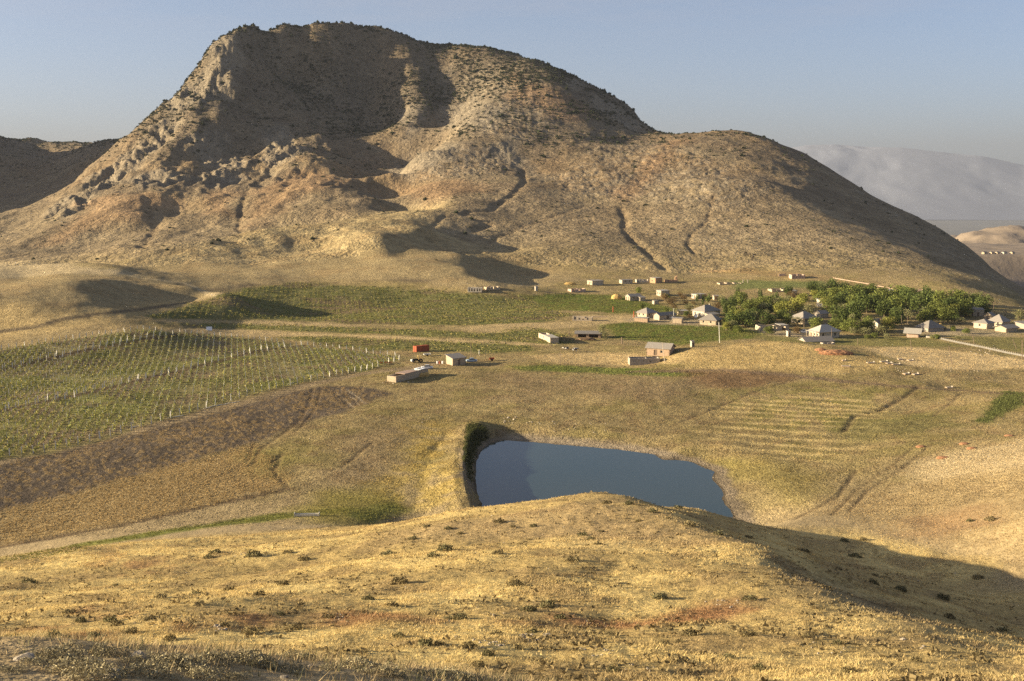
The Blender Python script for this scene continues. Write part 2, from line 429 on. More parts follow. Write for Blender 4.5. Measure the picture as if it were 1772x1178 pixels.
for P, dp, wd in (
    ([(1590, 668), (1560, 690), (1520, 712), (1478, 722), (1470, 735), (1460, 748), (1438, 752)], 0.7, 0.9),
    ([(1662, 682), (1615, 722)], 0.3, 0.5), ([(1160, 738), (1215, 715), (1300, 680), (1385, 655)], 0.3, 0.5),
    ([(1375, 898), (1410, 880), (1450, 860), (1480, 815)], 0.35, 0.5), ([(1470, 885), (1500, 850), (1560, 810), (1610, 770)], 0.3, 0.5), ([(1440, 892), (1480, 850), (1550, 800), (1590, 765)], 0.2, 0.4),
    ([(0, 945), (120, 925), (230, 905), (330, 882), (470, 852), (500, 846)], 0.25, 0.9),
    ([(543, 672), (535, 695), (522, 725), (498, 745), (450, 775), (440, 800), (415, 812), (360, 830)], 0.3, .5), ([(556, 672), (548, 700), (535, 725), (510, 748)], 0.25, .4),
    ([(437, 770), (430, 795), (405, 810)], 0.25, .4), ([(470, 800), (490, 785)], 0.5, 0.7), ([(475, 812), (485, 795)], .5, .6), ([(470, 812), (490, 835), (500, 845)], .3, .5),
    ([(590, 675), (612, 690), (622, 702)], .2, .4), ([(578, 675), (600, 695), (612, 705)], .2, .4),
    ([(590, 808), (608, 795), (625, 780), (645, 765)], .35, .6), ([(600, 812), (640, 800), (670, 790)], .2, .4)):
    track = np.maximum(track, trench(P, dp * .45, wd, .5))
# ------------------------------------------------------------------ what grows where: masks on the ground
def near_idx(xy, reach):
    lo, hi = xy.min(0) - reach, xy.max(0) + reach
    return (GX > lo[0]) & (GX < hi[0]) & (GY > lo[1]) & (GY < hi[1])
def area(P, soft, wob=None, wl_=None):
    """0..1 mask of a pixel polygon laid on the terrain, edge softened and ragged"""
    xy = proj(P, True)
    wob = soft * .8 if wob is None else wob
    wl_ = max(soft * 4, 3) if wl_ is None else wl_
    reach = soft * 2 + wob * 2
    m = near_idx(xy, reach)
    x, y = GX[m], GY[m]
    d = sdf(xy, x, y, reach) + wob * fbm(x, y, wl_, 3, 31)
    out = np.zeros(GX.shape, np.float32); out[m] = 1 - sstep(-soft, soft, d)
    return out
def strip(P, w, soft, wob=None):
    xy = proj(P)
    m = near_idx(xy, w + 3 * soft + 2)
    x, y = GX[m], GY[m]
    d = poly_dist(xy, x, y, False, w + 3 * soft + 2) + (soft if wob is None else wob) * perlin(x / (w * 3 + 2), y / (w * 3 + 2), 9)
    out = np.zeros(GX.shape, np.float32); out[m] = 1 - sstep(w - soft, w + soft, d)
    return out

PLOUGH = [(-30, 806), (120, 775), (250, 746), (400, 706), (500, 680), (545, 668), (600, 668), (650, 672), (680, 680), (620, 702), (520, 736), (400, 777), (290, 806), (180, 838), (80, 866), (-30, 893)]
STUBBLE = [(-30, 893), (80, 866), (180, 838), (290, 806), (400, 777), (440, 768), (470, 790), (500, 845), (420, 862), (330, 880), (230, 903), (120, 922), (-30, 945)]
VINES = [(-40, 612), (60, 596), (150, 583), (245, 571), (320, 577), (420, 586), (520, 597), (620, 608), (704, 620), (640, 640), (560, 655), (470, 675), (390, 697), (290, 726), (180, 760), (80, 783), (-40, 800)]
CROP_A = [(255, 548), (300, 535), (350, 520), (420, 500), (520, 488), (620, 497), (720, 500), (810, 508), (900, 512), (935, 525), (985, 545), (960, 555), (880, 560), (780, 562), (700, 562), (600, 560), (560, 556), (450, 553), (330, 552)]
CROP_B = [(300, 560), (400, 560), (520, 563), (640, 568), (760, 571), (830, 577), (900, 577), (960, 585), (900, 590), (800, 585), (650, 578), (480, 571), (330, 566)]
CROP_C = [(490, 584), (560, 582), (640, 587), (760, 591), (850, 594), (920, 600), (925, 608), (840, 612), (760, 606), (640, 605), (560, 596)]
CROP_D = [(860, 575), (905, 566), (950, 572), (1000, 588), (960, 598), (880, 590)]
GREEN_A = [(905, 512), (960, 508), (1060, 510), (1150, 530), (1200, 545), (1120, 545), (1040, 540), (950, 535), (925, 522)]
GREEN_B = [(1045, 562), (1090, 557), (1180, 562), (1280, 566), (1330, 572), (1300, 585), (1230, 590), (1180, 598), (1120, 590), (1060, 585)]
GREEN_C = [(880, 634), (960, 632), (1100, 638), (1220, 646), (1220, 652), (1100, 650), (1000, 644), (900, 642)]
rocky = 0
for P, s in (([(400, 60), (372, 80), (348, 108), (332, 140), (300, 166), (285, 195), (300, 205), (340, 185), (370, 175), (395, 150), (410, 110), (415, 80)], 14),
          ([(285, 205), (255, 235), (215, 262), (165, 300), (140, 330), (120, 352), (150, 350), (200, 320), (240, 285), (290, 250), (305, 220)], 14),
          ([(325, 240), (360, 225), (400, 235), (405, 265), (370, 275), (330, 265)], 10), ([(350, 275), (420, 268), (440, 300), (380, 325), (345, 320)], 10),
          ([(455, 225), (490, 215), (520, 245), (530, 275), (490, 290), (470, 310), (450, 300), (460, 260)], 10), ([(215, 310), (290, 290), (330, 310), (300, 325), (240, 328)], 10),
          ([(672, 296), (700, 276), (740, 256), (775, 240), (790, 262), (760, 290), (710, 310)], 12), ([(850, 245), (890, 232), (908, 250), (908, 300), (880, 285), (850, 268)], 10),
          ([(690, 160), (720, 150), (730, 220), (700, 240)], 12), ([(770, 180), (850, 170), (860, 215), (800, 225), (775, 215)], 14),
          ([(975, 140), (1000, 140), (1010, 160), (985, 158)], 8), ([(1010, 158), (1060, 180), (1110, 215), (1125, 230), (1080, 222), (1040, 195)], 8),
          ([(85, 360), (130, 335), (150, 355), (120, 385), (85, 385)], 10)):
    rocky = np.maximum(rocky, area(P, s, s * 1.6, 60))
scree = np.maximum.reduce([area(P, s, s, 70) for P, s in (
          ([(960, 300), (1050, 250), (1150, 250), (1250, 280), (1330, 330), (1260, 360), (1130, 350), (1000, 345)], 25),
          ([(690, 275), (780, 250), (880, 240), (905, 290), (820, 310), (720, 315)], 18), ([(1440, 300), (1600, 400), (1720, 480), (1640, 440), (1500, 350)], 14),
          ([(1530, 490), (1640, 480), (1720, 500), (1770, 540), (1690, 530), (1600, 508)], 8), ([(760, 120), (900, 130), (980, 190), (900, 240), (790, 230)], 25))])

far_w = sstep(650, 900, GY + 0.25 * np.abs(GX))           # towards the mountain
right_w = sstep(-300, -40, GX)
steep_amp = far_w * sstep(20, 90, GZ) * (1 - .72 * right_w)
# relief finer than the control points
det = steep_amp * (-2.5 + 4.8 * fbm(GX, GY, 170, 3, 41) + 3.2 * fbm(GX, GY, 38, 4, 42))
rx_ = GX + 14 * perlin(GX / 60, GY / 60, 21)
det += rocky * far_w * (1 - .8 * sstep(-320, -200, GX)) * (4.5 * (fbm(rx_, GY * .45, 42, 3, 43, .55, ridged=True) - .55) + 2.6 * (fbm(rx_, GY * .5, 15, 3, 44, .6, True) - .5))
det += steep_amp * (1 - rocky) * 3.2 * fbm(GX + 12 * perlin(GX / 90, GY / 90, 33), GY * .38, 62, 4, 52, .55, True)
det += scree * far_w * .7 * fbm(GX, GY, 12, 3, 45, .65, True)
foot = far_w * sstep(6, 22, GZ) * (1 - sstep(60, 120, GZ))
det += foot * (1 - right_w) * (2.6 * fbm(GX + 15 * perlin(GX / 110, GY / 110, 34), GY * .40, 105, 4, 57, .5, True) - 1.2) + foot * right_w * 3.0 * fbm(GX * .9 + GY * .25, GY * .30, 120, 2, 58)
det += far_w * (1 - steep_amp) * ((1.3 + 1.4 * sstep(-40, -140, GX)) * fbm(GX, GY, 70, 4, 46))
roll = sstep(440, 520, GY) * (1 - sstep(820, 940, GY)) * (1 - sstep(-60, 30, GX)) * (1 - sstep(30, 55, GZ)) * sstep(3, 9, GZ)
det += roll * 2.6 * fbm(GX * .92 + GY * .38, (GY * .92 - GX * .38) * .35, 75, 3, 59, .45)
mid_w = sstep(190, 260, GY) * (1 - far_w)
det += mid_w * (0.5 * fbm(GX, GY, 55, 3, 47) + .18 * fbm(GX, GY, 9, 3, 48))
near_w = 1 - sstep(150, 230, GY)
hill_w = near_w * sstep(22, 45, np.hypot(GX, GY))
det += hill_w * (.55 * fbm(GX, GY, 26, 3, 49) + .16 * fbm(GX, GY, 5, 3, 50))
det += near_w * .05 * fbm(GX, GY, 1.3, 2, 51)
pond_keep = np.where(np.isfinite(ds), sstep(2, 12, ds), 1)
det *= pond_keep
vine_m = area(VINES, 1.0, .3)
plough = area(PLOUGH, 1.6, 1.4, 14)
stub = area(STUBBLE, 2.0, 2.0, 12)
# furrows: rows run along the field
fx = (GX * .80 + GY * -.60)
det += plough * .06 * fbm(GX, GY, 4, 2, 61)
GZ += det

# ------------------------------------------------------------------ colours of the ground (what it is made of, save one flank darkened for its shade)
GOLD, PALE, TAN = (.46, .345, .160), (.55, .43, .245), (.37, .28, .15)
BROWN, OLIVE, DRYG = (.255, .178, .098), (.245, .200, .070), (.34, .262, .095)
CROP, LUSH, SOIL = (.125, .135, .038), (.15, .19, .035), (.122, .094, .066)
RED, ROCK, GRAV, ASH = (.33, .165, .08), (.31, .26, .185), (.275, .215, .14), (.30, .255, .19)
colr = np.empty(GX.shape + (3,), np.float32); colr[:] = TAN
def paint(mask, c, amt=1.0):
    m = mask > .002
    k = np.clip(mask[m] * amt, 0, 1)[:, None].astype(np.float32)
    colr[m] += (np.array(c, np.float32) - colr[m]) * k
n1, n2, n3 = fbm(GX, GY, 90, 4, 71), fbm(GX, GY, 22, 4, 72), fbm(GX, GY, 6, 3, 73)
logr = np.log(np.maximum(np.hypot(GX, GY), 5))
azn = np.arctan2(GX, GY)
ns = fbm(azn * 60, logr * 60, 9, 4, 74)                     # patches of about the same width at every distance
# mountain
paint(far_w, (.225, .168, .102)); paint(far_w * sstep(-.1, .5, n1), (.265, .203, .118), .7); paint(far_w * sstep(.0, .6, n2), (.23, .165, .10), .55)
paint(far_w * sstep(.05, .5, fbm(GX, GY, 140, 3, 75)), (.28, .18, .085), .35)
paint(sstep(70, 200, GZ) * far_w, (.15, .12, .082), .75)
paint(far_w * (1 - sstep(20, 80, GZ)), (.305, .236, .138), .65)
paint(scree * far_w * sstep(-.3, .4, fbm(GX, GY, 9, 3, 76)), ROCK, .45)
paint(rocky * far_w, (.265, .22, .155), .65)
for P, s in (([(160, 345), (240, 335), (330, 335), (330, 370), (260, 360), (180, 390), (110, 420), (80, 420)], 20), ([(335, 335), (400, 330), (405, 375), (350, 365)], 14),
             ([(430, 345), (500, 300), (545, 285), (600, 320), (560, 330), (500, 345), (430, 390), (418, 375)], 16), ([(690, 325), (780, 310), (830, 330), (770, 345), (700, 350)], 14),
             ([(880, 130), (960, 150), (1030, 200), (960, 210), (880, 170)], 20), ([(1150, 245), (1190, 240), (1130, 310), (1080, 350), (1075, 335)], 14)):
    paint(area(P, s, s, 60) * far_w, (.34, .20, .10), .45)
paint(area([(1180, 470), (1290, 464), (1400, 474), (1500, 484), (1580, 505), (1600, 512), (1500, 498), (1400, 484), (1290, 474)], 3, 2) , RED, .7)
paint(strip([(1440, 480), (1500, 490), (1560, 502), (1590, 508)], 1.6, .8), (.55, .38, .27), .9)
paint(area([(1270, 482), (1340, 480), (1400, 484), (1460, 490), (1400, 494), (1300, 492)], 5, 3), RED, .45)
if not np.isscalar(gully): paint(gully, BROWN, .45)
# rolling margins at the left, terrace
left_m = area([(-60, 455), (160, 452), (200, 462), (420, 400), (700, 362), (780, 345), (760, 400), (900, 440), (1000, 485), (860, 500), (700, 485), (560, 480), (420, 500), (300, 560), (250, 575), (-60, 610)], 18)
paint(left_m, (.36, .275, .14)); paint(left_m * sstep(-.1, .5, n2), (.33, .235, .115), .7)
paint(area([(-60, 455), (160, 455), (240, 476), (100, 474), (-60, 490)], 8), PALE, .8)
paint(area([(-60, 520), (120, 535), (330, 520), (300, 545), (190, 560), (-60, 605)], 8), (.50, .365, .165), .8)
paint(strip([(180, 466), (240, 480), (320, 490), (365, 508), (405, 522)], 2.4, 1.2), PALE, .8)
paint(strip([(-40, 578), (60, 566), (110, 552), (180, 542), (240, 536), (330, 522)], 2.2, 1), SOIL, .8)
paint(area([(370, 502), (430, 492), (560, 488), (700, 482), (760, 484), (660, 496), (560, 497), (440, 504), (400, 520)], 4), SOIL, .75)
# valley floor
val = mid_w * (1 - sstep(0, .9, left_m))
paint(val, (.33, .25, .115)); paint(val * sstep(-.2, .5, n2), OLIVE, .65); paint(val * sstep(.1, .6, n3), (.27, .185, .10), .5)
paint(val * sstep(.05, .5, fbm(GX, GY, 14, 3, 77)), GOLD, .35)
rowv = .5 + .5 * np.sin((GX * .985 + GY * .17 + 3 * perlin(GX / 60, GY / 60, 8)) * 2 * PI / 4.2)
for P in (CROP_A, CROP_B, CROP_C, CROP_D):
    a_ = area(P, 2.5, 3, 16)
    paint(a_, (.20, .18, .07)); paint(a_ * sstep(-.25, .3, fbm(GX, GY * 2.0, 9, 3, 78)), (.16, .165, .05), .8); paint(a_ * sstep(.1, .5, fbm(GX * .4, GY, 22, 3, 79)), (.21, .145, .085), .75)
for P in (GREEN_A, GREEN_B):
    a_ = area(P, 3, 3, 16); paint(a_, (.17, .165, .045)); paint(a_ * sstep(-.1, .4, n3), (.135, .17, .035), .8)
a_ = area(GREEN_C, 1.5, 1.5, 8); paint(a_, LUSH, .75)
paint(area([(1260, 484), (1330, 486), (1420, 486), (1440, 494), (1360, 500), (1270, 500)], 4), (.14, .17, .05), .8)
for P in ([(255, 555), (330, 553), (450, 555), (560, 559), (640, 563), (560, 566), (420, 560), (300, 558)], [(255, 572), (330, 568), (480, 573), (640, 580), (800, 588), (900, 592), (1000, 598), (900, 597), (760, 590), (560, 581), (420, 583), (320, 575)],
          [(780, 568), (860, 560), (960, 558), (1060, 552), (1180, 552), (1060, 560), (960, 570), (930, 568), (860, 576)], [(985, 548), (1010, 545), (1120, 545), (1110, 556), (1000, 556)]):
    paint(area(P, 2, 2, 10), (.50, .37, .185), .85)
paint(area([(915, 615), (1000, 610), (1090, 612), (1130, 622), (1200, 606), (1260, 597), (1210, 625), (1090, 632), (960, 628)], 2.5), (.58, .42, .20), .8)
for P in ([(1090, 548), (1180, 552), (1260, 558), (1250, 566), (1150, 562), (1080, 556)], [(1290, 568), (1400, 575), (1470, 580), (1440, 588), (1330, 580)], [(1560, 572), (1660, 565), (1772, 575), (1740, 582), (1620, 582)], [(1440, 500), (1530, 508), (1600, 512), (1560, 516), (1460, 512)]):
    paint(area(P, 3, 3, 8), (.42, .34, .225), .6)
mound = area([(1190, 606), (1260, 596), (1350, 590), (1425, 598), (1500, 618), (1560, 636), (1500, 642), (1400, 640), (1250, 645), (1190, 630)], 5)
paint(mound, (.52, .375, .16), .85)
paint(area([(1490, 602), (1580, 600), (1700, 612), (1790, 625), (1790, 638), (1660, 640), (1570, 632), (1530, 615)], 3), (.60, .445, .225), .9)
paint(area([(1300, 578), (1400, 585), (1500, 580), (1600, 585), (1680, 600), (1600, 600), (1480, 598), (1330, 590)], 3), (.20, .19, .06), .7)
paint(area([(1640, 580), (1780, 585), (1780, 610), (1700, 600)], 4), (.22, .20, .07), .8)
paint(area([(1180, 640), (1300, 642), (1390, 650), (1300, 672), (1200, 665), (1190, 652)], 4), (.205, .12, .065), .75)
paint(area([(850, 648), (1000, 650), (1180, 660), (1180, 700), (1000, 690), (860, 690)], 10), (.29, .205, .115), .55)
paint(area([(1260, 690), (1380, 665), (1560, 680), (1480, 725), (1420, 760), (1260, 730)], 8) * sstep(-.3, .2, fbm(GX * 2, GY, 12, 3, 80)), (.24, .215, .06), .6)
strw = np.sin((GX * .35 + GY * .94 + 2.5 * perlin(GX / 30, GY / 30, 12)) * 2 * PI / 7.5)
paint(area([(1220, 700), (1400, 680), (1520, 690), (1560, 760), (1400, 800), (1240, 780)], 8) * sstep(.1, .7, strw), (.58, .44, .19), .85)
paint(area([(1440, 735), (1600, 715), (1690, 735), (1740, 680), (1772, 690), (1720, 730), (1600, 745), (1450, 770)], 4) , (.15, .15, .045), .55)
paint(area([(1690, 730), (1710, 705), (1740, 678), (1772, 682), (1765, 700), (1735, 715), (1710, 732)], 2), (.085, .10, .03), .85)
paint(area([(1240, 800), (1330, 790), (1420, 830), (1400, 880), (1330, 870), (1260, 830)], 6), (.33, .265, .075), .6)
# slope across the ravine
hs = area([(1400, 870), (1500, 850), (1620, 810), (1790, 760), (1900, 770), (1900, 1000), (1700, 1000), (1550, 930)], 10)
paint(hs, (.40, .295, .145), .9); paint(hs * sstep(.0, .5, n3), (.30, .215, .11), .5)
paint(area([(1580, 800), (1772, 755), (1850, 750), (1850, 800), (1700, 820), (1560, 845)], 6), PALE, .7)
paint(area([(1600, 900), (1680, 880), (1700, 905), (1640, 935), (1580, 925)], 6, 6), RED, .35)
# pond margins and dam
ring = np.where(np.isfinite(ds), (1 - sstep(2.2, 4.5, ds + 1.2 * n3)) * sstep(-6, -1, ds), 0)
paint(ring, GRAV); paint(np.where(np.isfinite(ds), 1 - sstep(.1, .9, ds), 0), (.11, .085, .055), .85)
paint(area([(870, 750), (960, 752), (1100, 768), (1170, 785), (1200, 795), (1140, 786), (1000, 770), (880, 761)], 1.5), (.36, .285, .19), .8)
paint(area([(808, 735), (830, 738), (850, 752), (828, 772), (818, 800), (812, 830), (805, 800), (806, 770)], .8), (.085, .085, .032), .85)
paint(area([(700, 740), (780, 720), (795, 760), (790, 850), (800, 885), (720, 890), (650, 880), (620, 860), (680, 800)], 6) * sstep(-.5, .3, n3), (.47, .345, .10), .75)
paint(area([(610, 760), (640, 740), (700, 745), (700, 800), (620, 830), (560, 820)], 6), (.31, .225, .125), .6)
# fields at the left
paint(plough, SOIL); paint(plough * sstep(.05, .35, fbm(GX, GY, 1.6, 2, 81) + .3 * n2), (.36, .25, .11), .55); paint(plough * sstep(0, .6, fbm(GX * .5, GY, 30, 2, 82)), (.19, .145, .10), .6)
paint(stub, (.35, .25, .115)); paint(stub * sstep(0, .4, n3), (.41, .295, .135), .6)
paint(strip([(-20, 804), (120, 772), (250, 742), (400, 702), (545, 664), (620, 648), (680, 640), (760, 628)], 2.6, .9), (.33, .245, .14), .9)
for Q in ([(578, 675), (600, 695), (612, 705)], [(590, 675), (612, 690), (622, 702)], [(600, 674), (618, 686), (630, 698)]): paint(strip(Q, .35, .25), (.40, .32, .21), .8)
paint(vine_m, (.27, .225, .095)); paint(vine_m * sstep(-.15, .4, fbm(GX, GY, 26, 3, 83)), (.23, .225, .065), .8); paint(vine_m * sstep(.0, .5, fbm(GX, GY, 18, 3, 84)), (.26, .185, .11), .7)
for P in ([(-20, 715), (150, 680), (300, 645), (450, 607), (520, 598)], [(-20, 646), (120, 612), (240, 590), (310, 578)]):
    paint(strip(P, 2.2, .6), (.125, .085, .05), .85)
paint(strip([(-20, 975), (120, 948), (250, 926), (400, 904), (520, 890), (600, 882)], 2.8, 1.5), (.16, .18, .03), .85)
paint(area([(500, 880), (560, 850), (630, 850), (690, 868), (700, 885), (620, 905), (540, 905)], 5, 4), (.28, .235, .055), .8)
paint(area([(600, 890), (680, 870), (700, 882), (640, 905)], 2), (.20, .21, .05), .7)
paint(area([(420, 775), (500, 770), (530, 800), (500, 840), (440, 830)], 5), (.24, .2, .06), .6)
paint(strip([(-20, 950), (120, 925), (230, 905), (330, 882), (470, 852), (500, 846)], 1.2, .5), (.10, .068, .04), .75)
paint(strip([(1090, 644), (1250, 640), (1350, 648), (1480, 662), (1600, 672), (1790, 684)], 1.8, .6), (.215, .15, .095), .85)
if not np.isscalar(track): paint(track, (.15, .105, .06), .65)
# the near hill
hm = near_w * (1 - sstep(.0, .6, hs)) * np.where(np.isfinite(ds), sstep(3, 9, ds), 1) * (1 - sstep(168, 184, GY - .0 * GX + 12 * sstep(-20, -60, GX) * 0))
paint(hm, (.47, .34, .135)); paint(hm * sstep(-.25, .35, ns), (.62, .46, .18), .85); paint(hm * sstep(.1, .55, n3), (.33, .23, .105), .6)
paint(area([(640, 930), (760, 905), (900, 885), (1040, 856), (1150, 890), (1250, 935), (1150, 945), (980, 930), (800, 940)], 8) , (.40, .285, .140), .75)
paint(area([(1330, 960), (1400, 985), (1560, 1050), (1640, 1085), (1560, 1085), (1450, 1045), (1370, 1000)], 4), (.22, .165, .10), .7)  # right flank painted darker brown: its shade is put into the ground colour
for P, k in (([(180, 960), (260, 965), (300, 985), (220, 1000)], .5), ([(30, 1075), (120, 1060), (220, 1068), (200, 1110), (60, 1110)], .7), ([(320, 1075), (420, 1070), (430, 1095), (330, 1100)], .6),
             ([(540, 1055), (620, 1050), (640, 1090), (560, 1090)], .6), ([(960, 1065), (1080, 1055), (1160, 1070), (1240, 1065), (1260, 1080), (1100, 1092), (980, 1085)], .75), ([(1180, 1050), (1280, 1030), (1330, 1060), (1240, 1080)], .6),
             ([(780, 1062), (850, 1055), (860, 1072), (800, 1078)], .5), ([(700, 1060), (640, 1075), (620, 1060)], .4)):
    paint(area(P, 2.5, 2.5, 6) * sstep(-.4, .3, n3), (.35, .17, .075), k)
paint(1 - sstep(17, 24, np.hypot(GX, GY)), (.36, .27, .15), .9)
colr *= (1 - .10 * far_w)[..., None]
colr *= (1 + .10 * ns + .07 * n1)[..., None]
colr = np.clip(colr, .015, .8)

# ------------------------------------------------------------------ materials
def mat(name, base=None, rough=.9, spec=.15):
    m = bpy.data.materials.new(name); m.use_nodes = True
    b = m.node_tree.nodes['Principled BSDF']
    if base: b.inputs['Base Color'].default_value = (*base, 1)
    b.inputs['Roughness'].default_value = rough
    b.inputs['Specular IOR Level'].default_value = spec
    return m, m.node_tree.nodes, m.node_tree.links, b
def noisy(name, base, scale=3.0, amt=.35, rough=.9, bump=0.0, detail=5, coord='Object', stretch=(1, 1, 1), var=0.0):
    m, n, l, b = mat(name, base, rough)
    t = n.new('ShaderNodeTexCoord'); mpn = n.new('ShaderNodeMapping'); mpn.inputs['Scale'].default_value = stretch
    x = n.new('ShaderNodeTexNoise'); x.inputs['Scale'].default_value = scale; x.inputs['Detail'].default_value = detail; x.inputs['Roughness'].default_value = .65
    l.new(t.outputs[coord], mpn.inputs['Vector']); l.new(mpn.outputs['Vector'], x.inputs['Vector'])
    mr = n.new('ShaderNodeMapRange'); mr.inputs['From Min'].default_value = .25; mr.inputs['From Max'].default_value = .75
    mr.inputs['To Min'].default_value = 1 - amt; mr.inputs['To Max'].default_value = 1 + amt
    l.new(x.outputs['Fac'], mr.inputs['Value'])
    v = n.new('ShaderNodeVectorMath'); v.operation = 'SCALE'; v.inputs[0].default_value = base
    l.new(mr.outputs['Result'], v.inputs['Scale'])
    out = v.outputs['Vector']
    if var:
        oi = n.new('ShaderNodeObjectInfo'); hv = n.new('ShaderNodeMapRange')
        hv.inputs['To Min'].default_value = 1 - var; hv.inputs['To Max'].default_value = 1 + var
        l.new(oi.outputs['Random'], hv.inputs['Value'])
        v2 = n.new('ShaderNodeVectorMath'); v2.operation = 'SCALE'
        l.new(out, v2.inputs[0]); l.new(hv.outputs['Result'], v2.inputs['Scale']); out = v2.outputs['Vector']
    l.new(out, b.inputs['Base Color'])
    if bump:
        bp = n.new('ShaderNodeBump'); bp.inputs['Strength'].default_value = .8; bp.inputs['Distance'].default_value = bump
        l.new(x.outputs['Fac'], bp.inputs['Height']); l.new(bp.outputs['Normal'], b.inputs['Normal'])
    return m

# ground: colour from the attribute, grain and fine relief from noise at several sizes
def ground_mat(name, layers, bumps, rot=0.0):
    m, n, l, b = mat(name, None, .97, .05)
    at = n.new('ShaderNodeAttribute'); at.attribute_name = 'soil'
    t = n.new('ShaderNodeTexCoord')
    cur = at.outputs['Color']
    for sc, amt, st in layers:
        mpn = n.new('ShaderNodeMapping'); mpn.inputs['Scale'].default_value = st; mpn.inputs['Rotation'].default_value = (0, 0, rot)
        x = n.new('ShaderNodeTexNoise'); x.inputs['Scale'].default_value = sc; x.inputs['Detail'].default_value = 3; x.inputs['Roughness'].default_value = .6
        l.new(t.outputs['Object'], mpn.inputs['Vector']); l.new(mpn.outputs['Vector'], x.inputs['Vector'])
        mr = n.new('ShaderNodeMapRange'); mr.inputs['From Min'].default_value = .3; mr.inputs['From Max'].default_value = .7
        mr.inputs['To Min'].default_value = 1 - amt; mr.inputs['To Max'].default_value = 1 + amt * .85
        l.new(x.outputs['Fac'], mr.inputs['Value'])
        v = n.new('ShaderNodeVectorMath'); v.operation = 'SCALE'
        l.new(cur, v.inputs[0]); l.new(mr.outputs['Result'], v.inputs['Scale']); cur = v.outputs['Vector']
    l.new(cur, b.inputs['Base Color'])
    nrm = None
    for sc, dist in bumps:
        x = n.new('ShaderNodeTexNoise'); x.inputs['Scale'].default_value = sc; x.inputs['Detail'].default_value = 4; x.inputs['Roughness'].default_value = .65
        l.new(t.outputs['Object'], x.inputs['Vector'])
        bp = n.new('ShaderNodeBump'); bp.inputs['Strength'].default_value = 1.0; bp.inputs['Distance'].default_value = dist
        l.new(x.outputs['Fac'], bp.inputs['Height'])
        if nrm is not None: l.new(nrm, bp.inputs['Normal'])
        nrm = bp.outputs['Normal']
    l.new(nrm, b.inputs['Normal'])
    return m
M_NEAR = ground_mat('dry_grass_ground', [(.9, .22, (1, 1, 1)), (4.5, .28, (1, 1, 1)), (16, .25, (1, 1, 1))], [(2.2, .18), (9, .05)])
M_VAL = ground_mat('valley_ground', [(.22, .20, (1, 1, 1)), (.9, .28, (1, 1, 1)), (2.8, .28, (1, 1, 1))], [(.55, .9), (2.2, .4)])
M_PLO = ground_mat('ploughed_soil', [(.5, .18, (1, .15, 1)), (2.2, .45, (1, .22, 1)), (1.5, .40, (1, 1, 1))], [(1.2, .6), (2.6, .3)], math.atan2(.48, .88))
M_MTN = ground_mat('mountain_ground', [(.035, .20, (1, 1, 1)), (.14, .24, (1, 1, 1)), (.45, .28, (1, 1, 1))], [(.06, 5.0), (.28, 2.2)])

# ------------------------------------------------------------------ terrain pieces (one heightfield, cut where the ground changes)
idx = np.arange(NR * NA).reshape(NR, NA)
quads = np.stack([idx[:-1, :-1], idx[:-1, 1:], idx[1:, 1:], idx[1:, :-1]], -1).reshape(-1, 4)[:, ::-1]
VX, VC = np.stack([GX, GY, GZ], -1).reshape(-1, 3), colr.reshape(-1, 3)
def quad_avg(a): return (a[:-1, :-1] + a[1:, 1:]).ravel() * .5
qy, qfar = quad_avg(GY), quad_avg(far_w)
qz = quad_avg(GZ)
kind = np.full(len(quads), 1)
kind[quad_avg(near_w) > .5] = 0
kind[qfar > .5] = 2
kind[(quad_avg(plough) > .5)] = 3
kind[(quad_avg(vine_m) > .5)] = 4
crop = np.maximum.reduce([area(P, 2.5, 3, 16) for P in (CROP_A, CROP_B, CROP_C, GREEN_A, GREEN_B)])
kind[(quad_avg(crop) > .5) & (kind == 1)] = 5
for k, name, mm, sm in ((0, 'grass_hill', M_NEAR, True), (1, 'valley_ground', M_VAL, True), (2, 'mountain', M_MTN, True), (3, 'ploughed_field', M_PLO, True), (4, 'vineyard_ground', M_VAL, True), (5, 'crop_field', M_VAL, True)):
    q = quads[kind == k]
    u, inv = np.unique(q, return_inverse=True)
    me = np_mesh(name, VX[u], inv.reshape(-1, 4), sm)
    ca = me.color_attributes.new('soil', 'FLOAT_COLOR', 'POINT')
    ca.data.foreach_set('color', np.concatenate([VC[u], np.ones((len(u), 1))], 1).astype(np.float32).ravel())
    tag(link(name, me, mm), kind='structure')

# ------------------------------------------------------------------ water
mw, n, l, b = mat('pond_water', (.030, .050, .045), .06, .5)
b.inputs['IOR'].default_value = 1.33
t = n.new('ShaderNodeTexCoord'); x = n.new('ShaderNodeTexNoise'); x.inputs['Scale'].default_value = 1.4; x.inputs['Detail'].default_value = 5
bp = n.new('ShaderNodeBump'); bp.inputs['Strength'].default_value = .25; bp.inputs['Distance'].default_value = .02
l.new(t.outputs['Object'], x.inputs['Vector']); l.new(x.outputs['Fac'], bp.inputs['Height']); l.new(bp.outputs['Normal'], b.inputs['Normal'])
c = pond_xy.mean(0)
big = c + (pond_xy - c) * 1.06
bm = bmesh.new()
vs_ = [bm.verts.new((p[0], p[1], WL)) for p in big]
f = bm.faces.new(vs_)
if f.normal.z < 0: f.normal_flip()
me = bpy.data.meshes.new('pond_water'); bm.to_mesh(me); bm.free()
tag(link('pond_water', me, mw), kind='structure')

